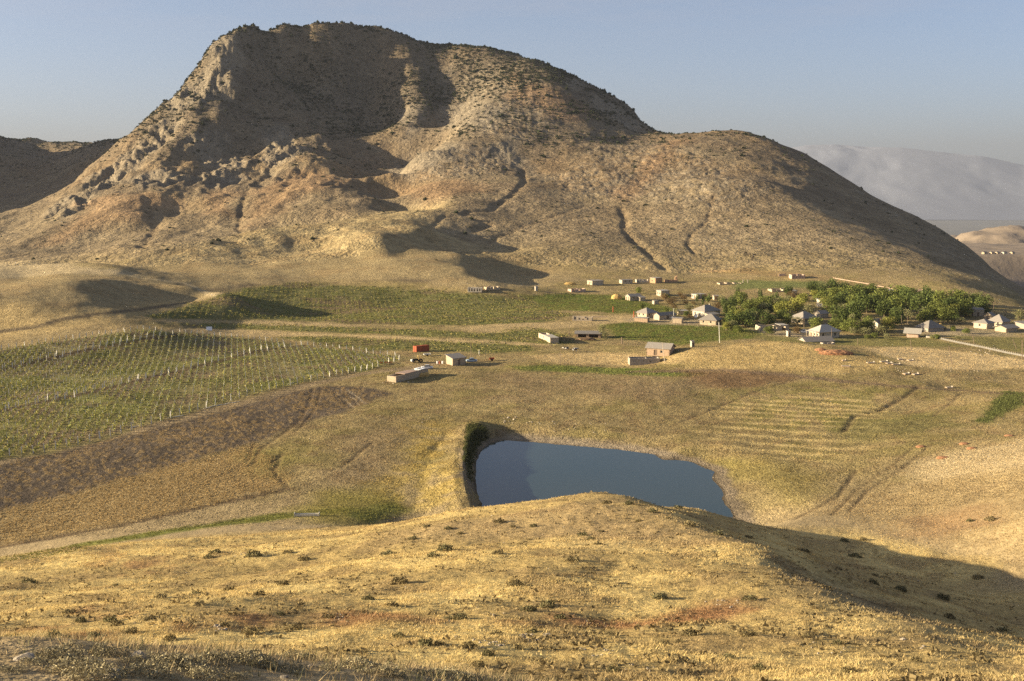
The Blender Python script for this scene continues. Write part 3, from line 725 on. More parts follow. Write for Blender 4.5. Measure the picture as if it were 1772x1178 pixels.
# ------------------------------------------------------------------ the wide plain and the mountains beyond it
PLAIN_Z = -560.0
mp_ = noisy('far_plain_soil', (.27, .245, .19), .00055, .35, .98, 0, 6, stretch=(.35, 1.6, 1))
V = [(-38000, -3000, PLAIN_Z), (38000, -3000, PLAIN_Z), (38000, 38500, PLAIN_Z), (-38000, 38500, PLAIN_Z)]
tag(link('far_plain', np_mesh('far_plain', V, [(0, 1, 2, 3)]), mp_), kind='structure')
def relief(name, x0, x1, y0, y1, nx, ny, fun, m):
    X, Y = np.meshgrid(np.linspace(x0, x1, nx), np.linspace(y0, y1, ny))
    Z = fun(X, Y)
    i = np.arange(nx * ny).reshape(ny, nx)
    q = np.stack([i[:-1, :-1], i[:-1, 1:], i[1:, 1:], i[1:, :-1]], -1).reshape(-1, 4)
    return tag(link(name, np_mesh(name, np.stack([X, Y, Z], -1).reshape(-1, 3), q, True), m), kind='structure')
m_far = noisy('far_rock_hazed', (.34, .36, .43), .0006, .10, .98)  # pale bluish base colour carries part of the distance haze
FM = np.array([W(p[0], p[1], 30000) for p in ((900, 300), (1200, 275), (1330, 262), (1395, 251), (1450, 250), (1500, 254), (1560, 255), (1620, 262), (1700, 270), (1772, 285), (1900, 280), (2200, 300))])
def far_f(X, Y):
    h = np.interp(X / Y * 30000, FM[:, 0], FM[:, 2])
    k = np.exp(-((Y - 30000) / 3300) ** 2)
    r = fbm(X, Y, 5200, 6, 91, .55, True)
    return PLAIN_Z - 30 + (h - PLAIN_Z + 30) * k * (.93 + .07 * np.clip(r, -1, 1)) + 260 * k * (1 - k) * r
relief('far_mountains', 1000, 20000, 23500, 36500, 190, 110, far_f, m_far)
FH = np.array([W(p[0], p[1], 3600) for p in ((1560, 445), (1640, 425), (1660, 412), (1700, 402), (1740, 396), (1772, 396), (1820, 400), (1900, 410), (2050, 440))])
def hill_f(X, Y):
    h = np.interp(X / Y * 3600, FH[:, 0], FH[:, 2])
    base = -148
    k = np.exp(-((Y - 3600) / 420) ** 2)
    return base - 60 + (np.maximum(h, base) - base + 60) * k * (1 + .02 * fbm(X, Y, 200, 4, 92)) + k * 8 * fbm(X, Y, 150, 4, 93, .5, True)
m_hill = noisy('far_hill_soil', (.27, .21, .15), .01, .25, .98, 6.0)
relief('far_hill', 1150, 2700, 2700, 4600, 150, 110, hill_f, m_hill)
FR = np.array([W(p[0], p[1], 6500) for p in ((1550, 425), (1630, 412), (1650, 405), (1680, 410), (1720, 420))])
relief('far_ridge', 2300, 3200, 6000, 7200, 60, 40, lambda X, Y: PLAIN_Z - 20 + (np.interp(X / Y * 6500, FR[:, 0], FR[:, 2]) - PLAIN_Z + 20) * np.exp(-((Y - 6500) / 350) ** 2) + 6 * fbm(X, Y, 120, 3, 94), m_hill)
FB = np.array([W(p[0], p[1], 2500) for p in ((1600, 442), (1700, 441), (1772, 440), (1950, 436))])
def bench_f(X, Y):
    t_ = W(1730, 441, 2500)[2]
    s = (Y - 2500)
    return np.where(s > 0, t_ - .015 * s, t_ + .32 * s - .45 * np.maximum(X - 900, 0) * np.clip(-s / 250, 0, 1)) + 4 * fbm(X, Y, 180, 4, 95) * np.clip(np.abs(s) / 200, 0, 1)
relief('far_terrace', 900, 2300, 1700, 3300, 120, 120, bench_f, m_hill)

# ------------------------------------------------------------------ haze
bm = bmesh.new(); bmesh.ops.create_cube(bm, size=1)
me = bpy.data.meshes.new('haze'); bm.to_mesh(me); bm.free()
hz = link('haze', me)
zt, zb = 1750.0, PLAIN_Z - 60
hz.scale = (80000, 45000, zt - zb); hz.location = (0, 18000, (zt + zb) / 2)
mh = bpy.data.materials.new('haze'); mh.use_nodes = True
hn = mh.node_tree.nodes; hn.clear()
pv = hn.new('ShaderNodeVolumePrincipled'); pv.inputs['Color'].default_value = (.27, .295, .355, 1); pv.inputs['Density'].default_value = 5.2e-5
pv.inputs['Anisotropy'].default_value = 0.1
ho = hn.new('ShaderNodeOutputMaterial'); mh.node_tree.links.new(pv.outputs['Volume'], ho.inputs['Volume'])
me.materials.append(mh)
tag(hz, kind='stuff')
# ------------------------------------------------------------------ builders
class MB:
    def __init__(s): s.v, s.f = [], []
    def add(s, V, F):
        n = len(s.v); s.v += [tuple(p) for p in V]; s.f += [tuple(i + n for i in q) for q in F]; return s
    def hexa(s, b, t):                       # 4 bottom + 4 top corners, counter-clockwise
        return s.add(list(b) + list(t), [(3, 2, 1, 0), (4, 5, 6, 7), (0, 1, 5, 4), (1, 2, 6, 5), (2, 3, 7, 6), (3, 0, 4, 7)])
    def box(s, x0, x1, y0, y1, z0, z1):
        return s.hexa([(x0, y0, z0), (x1, y0, z0), (x1, y1, z0), (x0, y1, z0)], [(x0, y0, z1), (x1, y0, z1), (x1, y1, z1), (x0, y1, z1)])
    def bar(s, p, q, w, w2=None, n=6):
        p, q = Vector(p), Vector(q); d = (q - p).normalized(); w2 = w if w2 is None else w2
        a = d.orthogonal().normalized(); b_ = d.cross(a)
        r0 = [p + (a * math.cos(2 * PI * k / n) + b_ * math.sin(2 * PI * k / n)) * w for k in range(n)]
        r1 = [q + (a * math.cos(2 * PI * k / n) + b_ * math.sin(2 * PI * k / n)) * w2 for k in range(n)]
        return s.add(r0 + r1, [tuple((k, (k + 1) % n, n + (k + 1) % n, n + k)) for k in range(n)] + [tuple(range(n - 1, -1, -1)), tuple(range(n, 2 * n))])
    def blob(s, c, r, sub=1, jit=.18, rng=random, flat=None):
        bm = bmesh.new(); bmesh.ops.create_icosphere(bm, subdivisions=sub, radius=1)
        V = []
        for v in bm.verts:
            k = 1 + rng.uniform(-jit, jit); p = Vector((v.co.x * r[0] * k + c[0], v.co.y * r[1] * k + c[1], v.co.z * r[2] * k + c[2]))
            if flat is not None: p.z = max(p.z, flat)
            V.append(p)
        s.add(V, [tuple(q.index for q in f.verts) for f in bm.faces]); bm.free(); return s
    def mesh(s, name, m=None):
        me = bpy.data.meshes.new(name); me.from_pydata(s.v, [], s.f); me.update()
        if m: me.materials.append(m)
        return me
    def build(s, name, m, parent=None): return link(name, s.mesh(name, m), None, parent)

M = {}
for nm, c_, sc, am in (('tan_stone', (.42, .33, .225), 1.6, .3), ('brown_stone', (.37, .26, .17), 1.6, .3), ('pink_stone', (.44, .31, .23), 1.4, .25), ('grey_stone', (.34, .29, .23), 1.6, .3),
                       ('pale_plaster', (.42, .345, .25), .8, .15), ('white_plaster', (.49, .425, .335), .8, .12), ('orange_stone', (.42, .26, .15), 1.4, .25)):
    M[nm] = noisy(nm, c_, sc, am, .95, .04, 6, var=.08)
M['roof_grey'] = noisy('roof_grey', (.255, .225, .19), 2.2, .22, .8, .02, 5, stretch=(1, 5, 1), var=.15)
M['roof_pale'] = noisy('roof_pale', (.37, .335, .28), 2.0, .2, .8, .02, 5, stretch=(1, 5, 1), var=.1)
M['dark'] = noisy('dark_opening', (.022, .019, .017), 2, .2)
M['glass'] = mat('window_glass', (.03, .035, .04), .15, .5)[0]
M['wood'] = noisy('weathered_wood', (.20, .145, .10), 3, .3, .9, 0, 5, stretch=(3, 3, .4), var=.2)
M['pale_wood'] = noisy('pale_timber', (.42, .35, .26), 3, .25, .9, 0, 5, stretch=(3, 3, .4), var=.15)
M['concrete'] = noisy('pale_concrete', (.62, .58, .49), 3, .15, .9, 0, 4, var=.1)
M['rust'] = noisy('rusty_red_metal', (.33, .085, .04), 1.5, .35, .75, 0, 6)
M['white_metal'] = noisy('white_paint', (.78, .77, .74), 3, .06, .45, 0, 3)
M['blue_metal'] = noisy('pale_blue_paint', (.42, .52, .62), 3, .1, .4, 0, 3)
M['ochre_metal'] = noisy('ochre_paint', (.52, .35, .13), 2, .25, .6, 0, 4)
M['black'] = noisy('black_rubber', (.02, .02, .02), 3, .2)
M['dull_slat'] = noisy('dull_slat', (.17, .16, .14), 3, .2)
M['post_white'] = noisy('bleached_concrete', (.66, .62, .53), 3, .1, .9, 0, 4)
M['straw'] = noisy('straw', (.50, .33, .12), 4, .4, .95, .12, 6, var=.1)
M['red_earth'] = noisy('red_earth', (.34, .175, .09), 3, .3, .97, .1, 6, var=.08)
M['rock'] = noisy('pale_rock', (.40, .335, .25), 3, .35, .95, .05, 7, var=.18)
M['cow_dark'] = noisy('dark_hide', (.05, .035, .028), 3, .3)
def pied(name):
    m, n, l, b = mat(name, None, .8)
    t = n.new('ShaderNodeTexCoord'); x = n.new('ShaderNodeTexNoise'); x.inputs['Scale'].default_value = 1.6; x.inputs['Detail'].default_value = 1
    r = n.new('ShaderNodeValToRGB'); r.color_ramp.interpolation = 'CONSTANT'
    r.color_ramp.elements[0].color = (.03, .025, .02, 1); r.color_ramp.elements[1].color = (.7, .66, .58, 1); r.color_ramp.elements[1].position = .5
    l.new(t.outputs['Object'], x.inputs['Vector']); l.new(x.outputs['Fac'], r.inputs['Fac']); l.new(r.outputs['Color'], b.inputs['Base Color'])
    return m
M['cow_pied'] = pied('pied_hide')

def at(px, py):
    h = raycast(px, py)
    return h if h is not None else Vector(W(px, py, 700))
def base(px, py, sink=.15):
    p = at(px, py); return (p.x, p.y, ground(p.x, p.y) - sink)

def wall_run(mb, p, q, h, t, holes=(), h2=None, ragged=0.0, rng=random):
    """a straight wall from p to q (outer face on the right-hand side), with openings (s0, s1, z0, z1) in metres"""
    p, q = Vector((p[0], p[1], 0)), Vector((q[0], q[1], 0)); d = q - p; L = d.length; d /= L
    nrm = Vector((d.y, -d.x, 0)); h2 = h if h2 is None else h2
    cuts = sorted({0.0, L, *[c for o in holes for c in o[:2]], *([L * k / 5 for k in range(1, 5)] if ragged else [])})
    tops = {c: h + (h2 - h) * c / L - (rng.uniform(0, ragged) if ragged else 0) for c in cuts}
    def slab(a, b, z0, za, zb):
        P = [p + d * a, p + d * b]
        bt = [P[0] + Vector((0, 0, z0)), P[1] + Vector((0, 0, z0)), P[1] - nrm * t + Vector((0, 0, z0)), P[0] - nrm * t + Vector((0, 0, z0))]
        tp = [P[0] + Vector((0, 0, za)), P[1] + Vector((0, 0, zb)), P[1] - nrm * t + Vector((0, 0, zb)), P[0] - nrm * t + Vector((0, 0, za))]
        mb.hexa(bt, tp)
    for a, b in zip(cuts[:-1], cuts[1:]):
        o = [h_ for h_ in holes if h_[0] <= a + 1e-6 and h_[1] >= b - 1e-6]
        if not o: slab(a, b, 0, tops[a], tops[b]); continue
        z0, z1 = o[0][2], o[0][3]
        if z0 > .02: slab(a, b, 0, z0, z0)
        if z1 < min(tops[a], tops[b]) - .05: slab(a, b, z1, tops[a], tops[b])
SIDES = lambda w, d: {'front': ((-w / 2, -d / 2), (w / 2, -d / 2)), 'right': ((w / 2, -d / 2), (w / 2, d / 2)), 'back': ((w / 2, d / 2), (-w / 2, d / 2)), 'left': ((-w / 2, d / 2), (-w / 2, -d / 2))}
def building(name, label, px, py, w, d, h, yaw, wall='tan_stone', roof='hip', rise=1.6, over=.45, rmat='roof_grey', front=(), left=(), right=(), cat='house', group=None, chimney=False, sink=.25, porch=False, loc=None):
    """front/left/right: openings (kind, s, width, z0, z1) along the side"""
    root = empty(name, loc or base(px, py, sink), R(yaw)); tag(root, label, cat, group)
    h = h + sink
    wm = MB(); S = SIDES(w, d); L = {'front': front, 'left': left, 'right': right, 'back': ()}
    for sd, (p, q) in S.items():
        wall_run(wm, p, q, h, .32, [(o[1], o[1] + o[2], o[3] + sink, o[4] + sink) for o in L[sd]])
    if roof in ('gable', 'shed'):
        for x in (-w / 2 + .002, w / 2 - .302):
            if roof == 'gable': wm.add([(x, -d / 2, h), (x, d / 2, h), (x, 0, h + rise - .03), (x + .3, -d / 2, h), (x + .3, d / 2, h), (x + .3, 0, h + rise - .03)], [(0, 2, 1), (3, 4, 5), (0, 3, 5, 2), (1, 2, 5, 4)])
            else: wm.add([(x, -d / 2, h), (x, d / 2, h), (x, d / 2, h + rise - .03), (x + .3, -d / 2, h), (x + .3, d / 2, h), (x + .3, d / 2, h + rise - .03)], [(0, 2, 1), (3, 4, 5), (0, 3, 5, 2), (1, 2, 5, 4)])
        if roof == 'shed': wm.box(-w / 2 + .3, w / 2 - .3, d / 2 - .3, d / 2, h, h + rise - .03)
    wm.build('wall', M[wall], root)
    for sd in ('front', 'left', 'right'):
        (p, q) = S[sd]; p, q = Vector((*p, 0)), Vector((*q, 0)); dr = (q - p).normalized(); nr = Vector((dr.y, -dr.x, 0))
        for o in L[sd]:
            if o[0] == 'open': continue
            a, b_ = p + dr * o[1] - nr * .16, p + dr * (o[1] + o[2]) - nr * .16
            z0, z1 = o[3] + sink, o[4] + sink
            pane = MB().add([a + Vector((0, 0, z0)), b_ + Vector((0, 0, z0)), b_ + Vector((0, 0, z1)), a + Vector((0, 0, z1))], [(0, 1, 2, 3)])
            fr = MB(); o_ = nr * .10; e = .07
            for u0, u1, v0, v1 in ((0, o[2], z0, z0 + e), (0, o[2], z1 - e, z1), (0, e, z0 + e, z1 - e), (o[2] - e, o[2], z0 + e, z1 - e)):
                A, B = p + dr * (o[1] + u0) - nr * .158, p + dr * (o[1] + u1) - nr * .158
                fr.hexa([A + o_ + Vector((0, 0, v0)), B + o_ + Vector((0, 0, v0)), B + Vector((0, 0, v0)), A + Vector((0, 0, v0))], [A + o_ + Vector((0, 0, v1)), B + o_ + Vector((0, 0, v1)), B + Vector((0, 0, v1)), A + Vector((0, 0, v1))])
            if o[0] == 'door': x = fr.build('door', M['wood'], root); pane.build('door_leaf', M['wood'], x)
            else: x = fr.build('window', M['pale_wood'], root); pane.build('pane', M['glass'], x)
    th = .13
    if roof != 'none':
        W2, D2 = w / 2 + over, d / 2 + over; rm = MB(); k = rise / (d / 2); zo = h - k * over
        def sheet(P):
            n = len(P); rm.add([Vector(p) + Vector((0, 0, .02)) for p in P] + [Vector(p) + Vector((0, 0, .02 + th)) for p in P], [tuple(range(n - 1, -1, -1)), tuple(range(n, 2 * n))] + [(i, (i + 1) % n, n + (i + 1) % n, n + i) for i in range(n)])
        if roof == 'hip':
            r = max(W2 - D2, .05); z1 = h + rise
            sheet([(-W2, -D2, zo), (W2, -D2, zo), (r, 0, z1), (-r, 0, z1)]); sheet([(W2, D2, zo), (-W2, D2, zo), (-r, 0, z1), (r, 0, z1)])
            sheet([(-W2, D2, zo), (-W2, -D2, zo), (-r, 0, z1)]); sheet([(W2, -D2, zo), (W2, D2, zo), (r, 0, z1)])
        elif roof == 'gable':
            sheet([(-W2, -D2, zo), (W2, -D2, zo), (W2, 0, h + rise), (-W2, 0, h + rise)]); sheet([(W2, D2, zo), (-W2, D2, zo), (-W2, 0, h + rise), (W2, 0, h + rise)])
        elif roof == 'shed':
            ks = rise / d; sheet([(-W2, -D2, h - ks * over), (W2, -D2, h - ks * over), (W2, D2, h + rise + ks * over), (-W2, D2, h + rise + ks * over)])
        elif roof == 'flat':
            sheet([(-W2, -D2, h), (W2, -D2, h), (W2, D2, h + .12), (-W2, D2, h + .12)])
        ro = rm.build('roof', M[rmat], root)
        if chimney: MB().box(w * .18, w * .18 + .5, -.25, .25, h + rise * .5, h + rise + .6).build('chimney', M['grey_stone'], ro)
    if porch:
        for k in range(4):
            y = -d / 2 + .3 + k * (d - .6) / 3
            MB().box(-w / 2 - 1.5, -w / 2 - 1.36, y - .07, y + .07, sink, h).build('porch_post', M['pale_wood'], root)
        MB().box(-w / 2 - 1.6, -w / 2 - .01, -d / 2, d / 2, 0, sink + .35).build('porch_floor', M['pale_plaster'], root)
        MB().box(-w / 2 - 1.75, -w / 2 - over - .02, -d / 2 - .2, d / 2 + .2, h - .16, h - .02).build('porch_roof', M[rmat], root)
    return root
def ruin(name, label, px, py, w, d, h, yaw, wall='tan_stone', front=(), left=(), sink=.3, ragged=.7, part_roof=None, cat='ruin', rmat='roof_pale', sides='front right back left', seed=1, cross=True):
    rng = random.Random(seed * 97 + int(px))
    root = empty(name, base(px, py, sink), R(yaw)); tag(root, label, cat)
    S = SIDES(w, d); L = {'front': front, 'left': left}
    for sd in sides.split():
        mb = MB(); p, q = S[sd]
        if sd in ('right', 'left'): s_ = .33 * (1 if q[1] > p[1] else -1); p, q = (p[0], p[1] + s_), (q[0], q[1] - s_)
        wall_run(mb, p, q, h + sink, .32, [(o[0], o[1], o[2] + sink, o[3] + sink) for o in L.get(sd, ())], ragged=ragged, rng=rng)
        mb.build('wall', M[wall], root)
    if cross and w > 7:
        mb = MB(); wall_run(mb, (w * .1, -d / 2 + .33), (w * .1, d / 2 - .33), h + sink - .2, .28, ragged=ragged, rng=rng); mb.build('cross_wall', M[wall], root)
    if part_roof:
        x0, x1 = part_roof
        MB().hexa([(x0, -d / 2 - .15, h + sink + .01), (x1, -d / 2 - .1, h + sink + .01), (x1, d / 2 + .1, h + sink + .05), (x0, d / 2 + .15, h + sink + .05)],
                  [(x0, -d / 2 - .15, h + sink + .17), (x1, -d / 2 - .1, h + sink + .17), (x1, d / 2 + .1, h + sink + .21), (x0, d / 2 + .15, h + sink + .21)]).build('roof_slab', M[rmat], root)
    return root

# ------------------------------------------------------------------ farm below the vineyard
building('shed', 'tan stone shed with one sloping grey roof and a dark right wall beside the vineyard', 789, 630, 5.6, 4.4, 2.5, 37, 'tan_stone', 'shed', .9, .3, front=(('door', 2.2, 1.0, 0, 2.0),), cat='shed')
long_ruin = ruin('long_barn', 'long low tan barn, half without roof, nearest building to the ploughed field', 706, 654, 18.5, 3.6, 2.1, 60, 'tan_stone', part_roof=(-4.5, 2.5), ragged=.15, cat='barn', rmat='pink_stone')
mb = MB(); rg = random.Random(3)
for k in range(9):
    x, y = 3.4 + rg.uniform(0, 5), rg.uniform(-1.2, 1.2); mb.box(x, x + rg.uniform(.8, 1.8), y - .5, y + .5, 2.43 + k * .012, 2.52 + k * .012 + rg.uniform(0, .12))
MB().box(2.7, 9.2, -1.75, 1.75, 2.36, 2.425).build('roof_slab', M['roof_grey'], long_ruin)
mb.build('loose_boards', M['white_metal'], long_ruin)
# steel container
def container(px, py):
    root = empty('shipping_container', base(px, py, .05), R(38)); tag(root, 'rusty red steel container standing at the end of the vineyard', 'container')
    L, w, h = 6.0, 2.4, 2.5; mb = MB()
    n = 24; prof = []
    for k in range(n):
        x0 = -L / 2 + L * k / n; dlt = .05 if k % 2 else 0
        prof += [(x0 + .04, -w / 2 + dlt), (x0 + L / n - .04, -w / 2 + dlt)]
    for a, b_ in zip(prof[:-1], prof[1:]): mb.add([(a[0], a[1], .15), (b_[0], b_[1], .15), (b_[0], b_[1], h - .1), (a[0], a[1], h - .1)], [(0, 1, 2, 3)])
    mb.box(-L / 2 + .02, L / 2 - .02, -w / 2 + .08, w / 2, .15, h - .1); mb.build('body', M['rust'], root)
    fr = MB()
    for x in (-L / 2, L / 2 - .14):
        for y in (-w / 2 - .02, w / 2 - .1): fr.box(x, x + .14, y, y + .12, 0, h)
    for z in (0, h - .12): fr.box(-L / 2 + .14, L / 2 - .14, -w / 2 - .03, -w / 2 + .09, z, z + .13)
    fr.build('corner_frame', M['rust'], root)
    for s_ in (-1, 1):
        dmb = MB().box(-L / 2 - .05, -L / 2 - .001, min(0, s_ * 1.08) + .02, max(0, s_ * 1.08) - .02, .14, h - .12); dd_ = dmb.build('door', M['rust'], root)
        MB().bar((-L / 2 - .08, s_ * .3, .2), (-L / 2 - .08, s_ * .3, h - .2), .025).build('lock_rod', M['rust'], dd_)
container(729, 608)
# vehicles
def car(label, px, py, yaw, paint_, cat='car'):
    root = empty('parked_car', base(px, py, 0.0), R(yaw)); tag(root, label, cat)
    def loft(secs, name, m, par):
        mb = MB(); n = len(secs[0]); V = [p for s_ in secs for p in s_]
        F = [(i * n + k, i * n + (k + 1) % n, (i + 1) * n + (k + 1) % n, (i + 1) * n + k) for i in range(len(secs) - 1) for k in range(n)]
        F += [tuple(range(n - 1, -1, -1)), tuple(range((len(secs) - 1) * n, len(secs) * n))]
        return mb.add(V, F).build(name, m, par)
    def sec(x, w, z0, z1, r=.12): return [(x, -w, z0), (x, w, z0), (x, w, z1 - r), (x, w - r, z1), (x, -w + r, z1), (x, -w, z1 - r)]
    b_ = loft([sec(-2.05, .66, .45, .72), sec(-1.95, .78, .30, .86), sec(-.9, .80, .26, .92), sec(.9, .80, .26, .92), sec(1.95, .78, .28, .84), sec(2.1, .68, .42, .70)], 'body', paint_, root)
    loft([sec(-1.05, .70, .90, .95, .02), sec(-.6, .62, .90, 1.38), sec(.75, .62, .90, 1.40), sec(1.35, .68, .90, .96, .02)], 'cabin', M['glass'], root)
    MB().box(-.62, .78, -.58, .58, 1.395, 1.43).build('roof', paint_, root)
    for x in (-1.3, 1.3):
        for y in (-.80, .80):
            w_ = MB().bar((x, y - .09, .31), (x, y + .09, .31), .31, n=12).build('wheel', M['black'], root)
            MB().bar((x, y - .1, .31), (x, y + .1, .31), .16, n=8).build('rim', M['white_metal'], w_)
    for y in (-.5, .5): MB().box(-2.1, -2.02, y - .14, y + .14, .56, .70).build('headlight', M['glass'], root)
    return root
car('white car parked behind the half roofless barn', 739, 638, 8, M['white_metal'])
car('pale blue car parked at the right end of the sloping roofed shed', 816, 626, 10, M['blue_metal'])
car('small white car parked beside the big grey roofed house', 1391, 576, 0, M['white_metal'])
def tractor(px, py):
    root = empty('old_tractor', base(px, py, 0), R(200)); tag(root, 'old ochre tractor with a pale front standing between container and barn', 'tractor')
    MB().box(-.2, 1.9, -.4, .4, .7, 1.35).build('hood', M['black'], root)
    MB().box(1.9, 2.5, -.5, .5, .5, 1.25).build('front_weight', M['white_metal'], root)
    c_ = MB()
    for x in (-1.3, -.25):
        for y in (-.65, .55): c_.box(x, x + .1, y, y + .1, 1.0, 2.3)
    c_.box(-1.35, -.1, -.7, .7, .9, 1.35); c_.build('cab_frame', M['ochre_metal'], root)
    MB().box(-1.45, 0, -.78, .78, 2.3, 2.42).build('cab_roof', M['ochre_metal'], root)
    for x, r_ in ((-.9, .75), (1.5, .45)):
        for y in (-.8, .8):
            w_ = MB().bar((x, y - .18, r_), (x, y + .18, r_), r_, n=14).build('wheel', M['black'], root); MB().bar((x, y - .19, r_), (x, y + .19, r_), r_ * .45, n=8).build('rim', M['ochre_metal'], w_)
tractor(723, 627)
def trailer(name, label, px, py, yaw, m, L=2.6):
    root = empty(name, base(px, py, 0), R(yaw)); tag(root, label, 'trailer')
    MB().box(-L / 2, L / 2, -.75, .75, .6, .72).build('bed', m, root)
    sd = MB(); sd.box(-L / 2, L / 2, -.75, -.70, .725, 1.1); sd.box(-L / 2, L / 2, .70, .75, .725, 1.1); sd.box(L / 2 - .05, L / 2, -.69, .69, .725, 1.1); sd.build('side_board', m, root)
    for y in (-.82, .82): MB().bar((0, y - .08, .36), (0, y + .08, .36), .36, n=12).build('wheel', M['black'], root)
    MB().bar((-L / 2, 0, .62), (-L / 2 - 1.2, 0, .45), .05).build('drawbar', m, root)
trailer('farm_trailer', 'small pale farm trailer standing just below the red container', 739, 616, 20, M['concrete'])
trailer('farm_cart', 'small rust brown cart to the right of the pale blue car', 851, 624, 10, M['rust'], 1.8)
root = empty('harrow', base(668, 629, 0), R(10)); tag(root, 'rusty red harrow lying at the corner of the vineyard', 'farm tool')
fr = MB()
for y in (-.8, 0, .8): fr.bar((-2.2, y, .5), (2.2, y, .5), .06)
for x in (-2.1, 0, 2.1): fr.bar((x, -.9, .5), (x, .9, .5), .06)
fr.build('frame', M['rust'], root)
for k in range(10): MB().bar((-2 + k * .44, (k % 3 - 1) * .8, .5), (-1.9 + k * .44, (k % 3 - 1) * .8 - .1, -.05), .045, .02).build('tine', M['rust'], root)
drum = MB().bar((0, 0, 0), (0, 0, .9), .32, n=12).mesh('metal_drum', M['white_metal']); drum2 = MB().bar((0, 0, 0), (0, 0, .9), .32, n=12).mesh('metal_drum', M['rust'])
for px, lb, d_ in ((757, 'white drum at the left wall of the sloping roofed shed, outer one', drum), (761, 'rusty drum between two white drums by the shed', drum2), (766, 'white drum touching the left wall of the sloping roofed shed', drum)):
    tag(link('metal_drum', d_), lb, 'drum', 'drums beside the shed').location = base(px, 629, 0)
root = empty('hay_pile', base(730, 651, .1)); tag(root, 'loose yellow straw heap against the right end of the long barn', 'straw heap')
MB().blob((0, 0, .3), (1.7, 1.1, 1.0), 3, .14, flat=0).blob((1.5, .3, .3), (1.1, .9, 1.2), 3, .14, flat=0).build('straw', M['straw'], root)

# ------------------------------------------------------------------ houses of the village, near to far
Wn = lambda s, w=.9, z0=1.0, z1=2.0: ('window', s, w, z0, z1)
Dr = lambda s, w=1.0, z1=2.0: ('door', s, w, 0, z1)
building('stone_house', 'brown stone house with pale doorway and grey gabled roof above the long roofless wall', 1143, 613, 9.0, 6.2, 2.8, -26, 'brown_stone', 'gable', 1.5, .5, front=(Dr(2.9, 1.3, 2.1), Wn(5.4)), cat='house')
ruin('roofless_barn', 'long grey roofless stone barn in front of the brown stone house', 1114, 629, 11, 4.5, 2.3, 3, 'grey_stone', front=((1.5, 1.8, 1.2, 1.5), (3.2, 3.5, 1.2, 1.5), (5, 5.3, 1.2, 1.5), (7.2, 7.8, .9, 1.4), (9, 9.3, 1.2, 1.5)), ragged=.12)
building('outhouse', 'narrow white outhouse with dark right side to the right of the brown stone house', 1198, 600, 1.2, 1.2, 2.0, 25, 'white_plaster', 'shed', .3, .1, front=(Dr(.3, .6, 1.7),), cat='outhouse')
b14 = ruin('long_stable', 'long pale stable pointing at the viewer, flat roofed at its near end', 949, 588, 3.6, 18, 2.0, 14, 'pale_plaster', left=((3, 3.8, .8, 1.5), (7, 7.8, .8, 1.5)), ragged=.1, cat='stable', cross=False)
MB().box(-1.9, 1.9, -9.1, 1.5, 2.31, 2.46).build('roof_slab', M['roof_pale'], b14)
building('open_stable', 'low stable under a wide flat grey roof with straw piled before it', 1018, 583, 10.8, 5, 1.7, -4, 'brown_stone', 'shed', .5, .5, front=(('open', 1, 3.5, 0, 1.5), ('open', 5.6, 4, 0, 1.5)), cat='stable')
tag(MB().blob((0, 0, 0), (4.5, 1.4, 1.2), 3, .13, flat=-.1).build('manure_heap', noisy('manure', (.21, .135, .075), 3, .4, .97, .1)), 'brown dung heap in front of the flat grey roofed stable', 'heap').location = base(1014, 588, .05)
ruin('ruined_row', 'low pale ruin with dark broken openings left of the hip roofed farm house', 1008, 554, 9.5, 4.5, 1.9, -8, 'pale_plaster', front=((.8, 1.8, .5, 1.7), (3, 3.8, .5, 1.7), (4.8, 5.6, .4, 1.5), (7, 7.8, .5, 1.5)), ragged=.7)
ruin('garden_wall', 'short broken pale wall right of the low ruin with dark openings', 1038, 549, 8, 1.2, .8, -4, 'tan_stone', sides='front', ragged=.4, cat='wall')
building('farm_house', 'farm house with bright left wall and grey hipped roof, leftmost of the middle row', 1119, 548, 7.6, 7, 2.5, 42, 'pale_plaster', 'hip', 2.0, .6, front=(Wn(1.5), Wn(4.5)), left=(Wn(1.5), Wn(4.2)), cat='house')
ruin('yard_wall', 'brown stone yard building before the hip roofed farm house', 1111, 556, 6.4, 3.5, 1.8, -24, 'brown_stone', ragged=.2, part_roof=(-3.3, 3.3), rmat='roof_pale', cat='shed')
building('long_barn', 'long low barn with plain grey roof and one bright gable end', 1150, 551, 10.5, 4.5, 2.0, 34, 'pale_plaster', 'gable', 1.1, .4, front=(Dr(4.5, 1.6, 1.8),), cat='barn')
building('stone_shed', 'small square tan shed with flat roof in front of the long grey roofed barn', 1173, 558, 4.6, 4.0, 2.2, -18, 'tan_stone', 'flat', 0, .15, cat='shed')
building('stone_shed', 'flat tan shed behind the satellite dish, half hidden by bushes', 1180, 544, 5.2, 4.0, 2.0, 12, 'tan_stone', 'flat', 0, .15, 'roof_pale', cat='shed')
building('big_house', 'big white house with wide grey hipped roof at the left edge of the trees', 1222, 546, 11, 8.5, 3.0, 36, 'white_plaster', 'hip', 2.4, .6, front=(Wn(1.5), Wn(4.4), Wn(7.4)), left=(Wn(1.5), Wn(4.8)), cat='house', chimney=True)
building('lean_to', 'pale tan annex with low roof before the big white house', 1232, 551, 6.5, 3.6, 2.2, 36, 'pale_plaster', 'shed', .6, .4, front=(Dr(2.5),), cat='annex')
building('stone_house', 'bright walled house with dark grey hipped roof right of the satellite dish', 1229, 561, 8.2, 7.0, 2.7, -30, 'tan_stone', 'hip', 2.2, .65, 'roof_grey', front=(Wn(1.6, .8), Wn(5.2, .8)), cat='house')
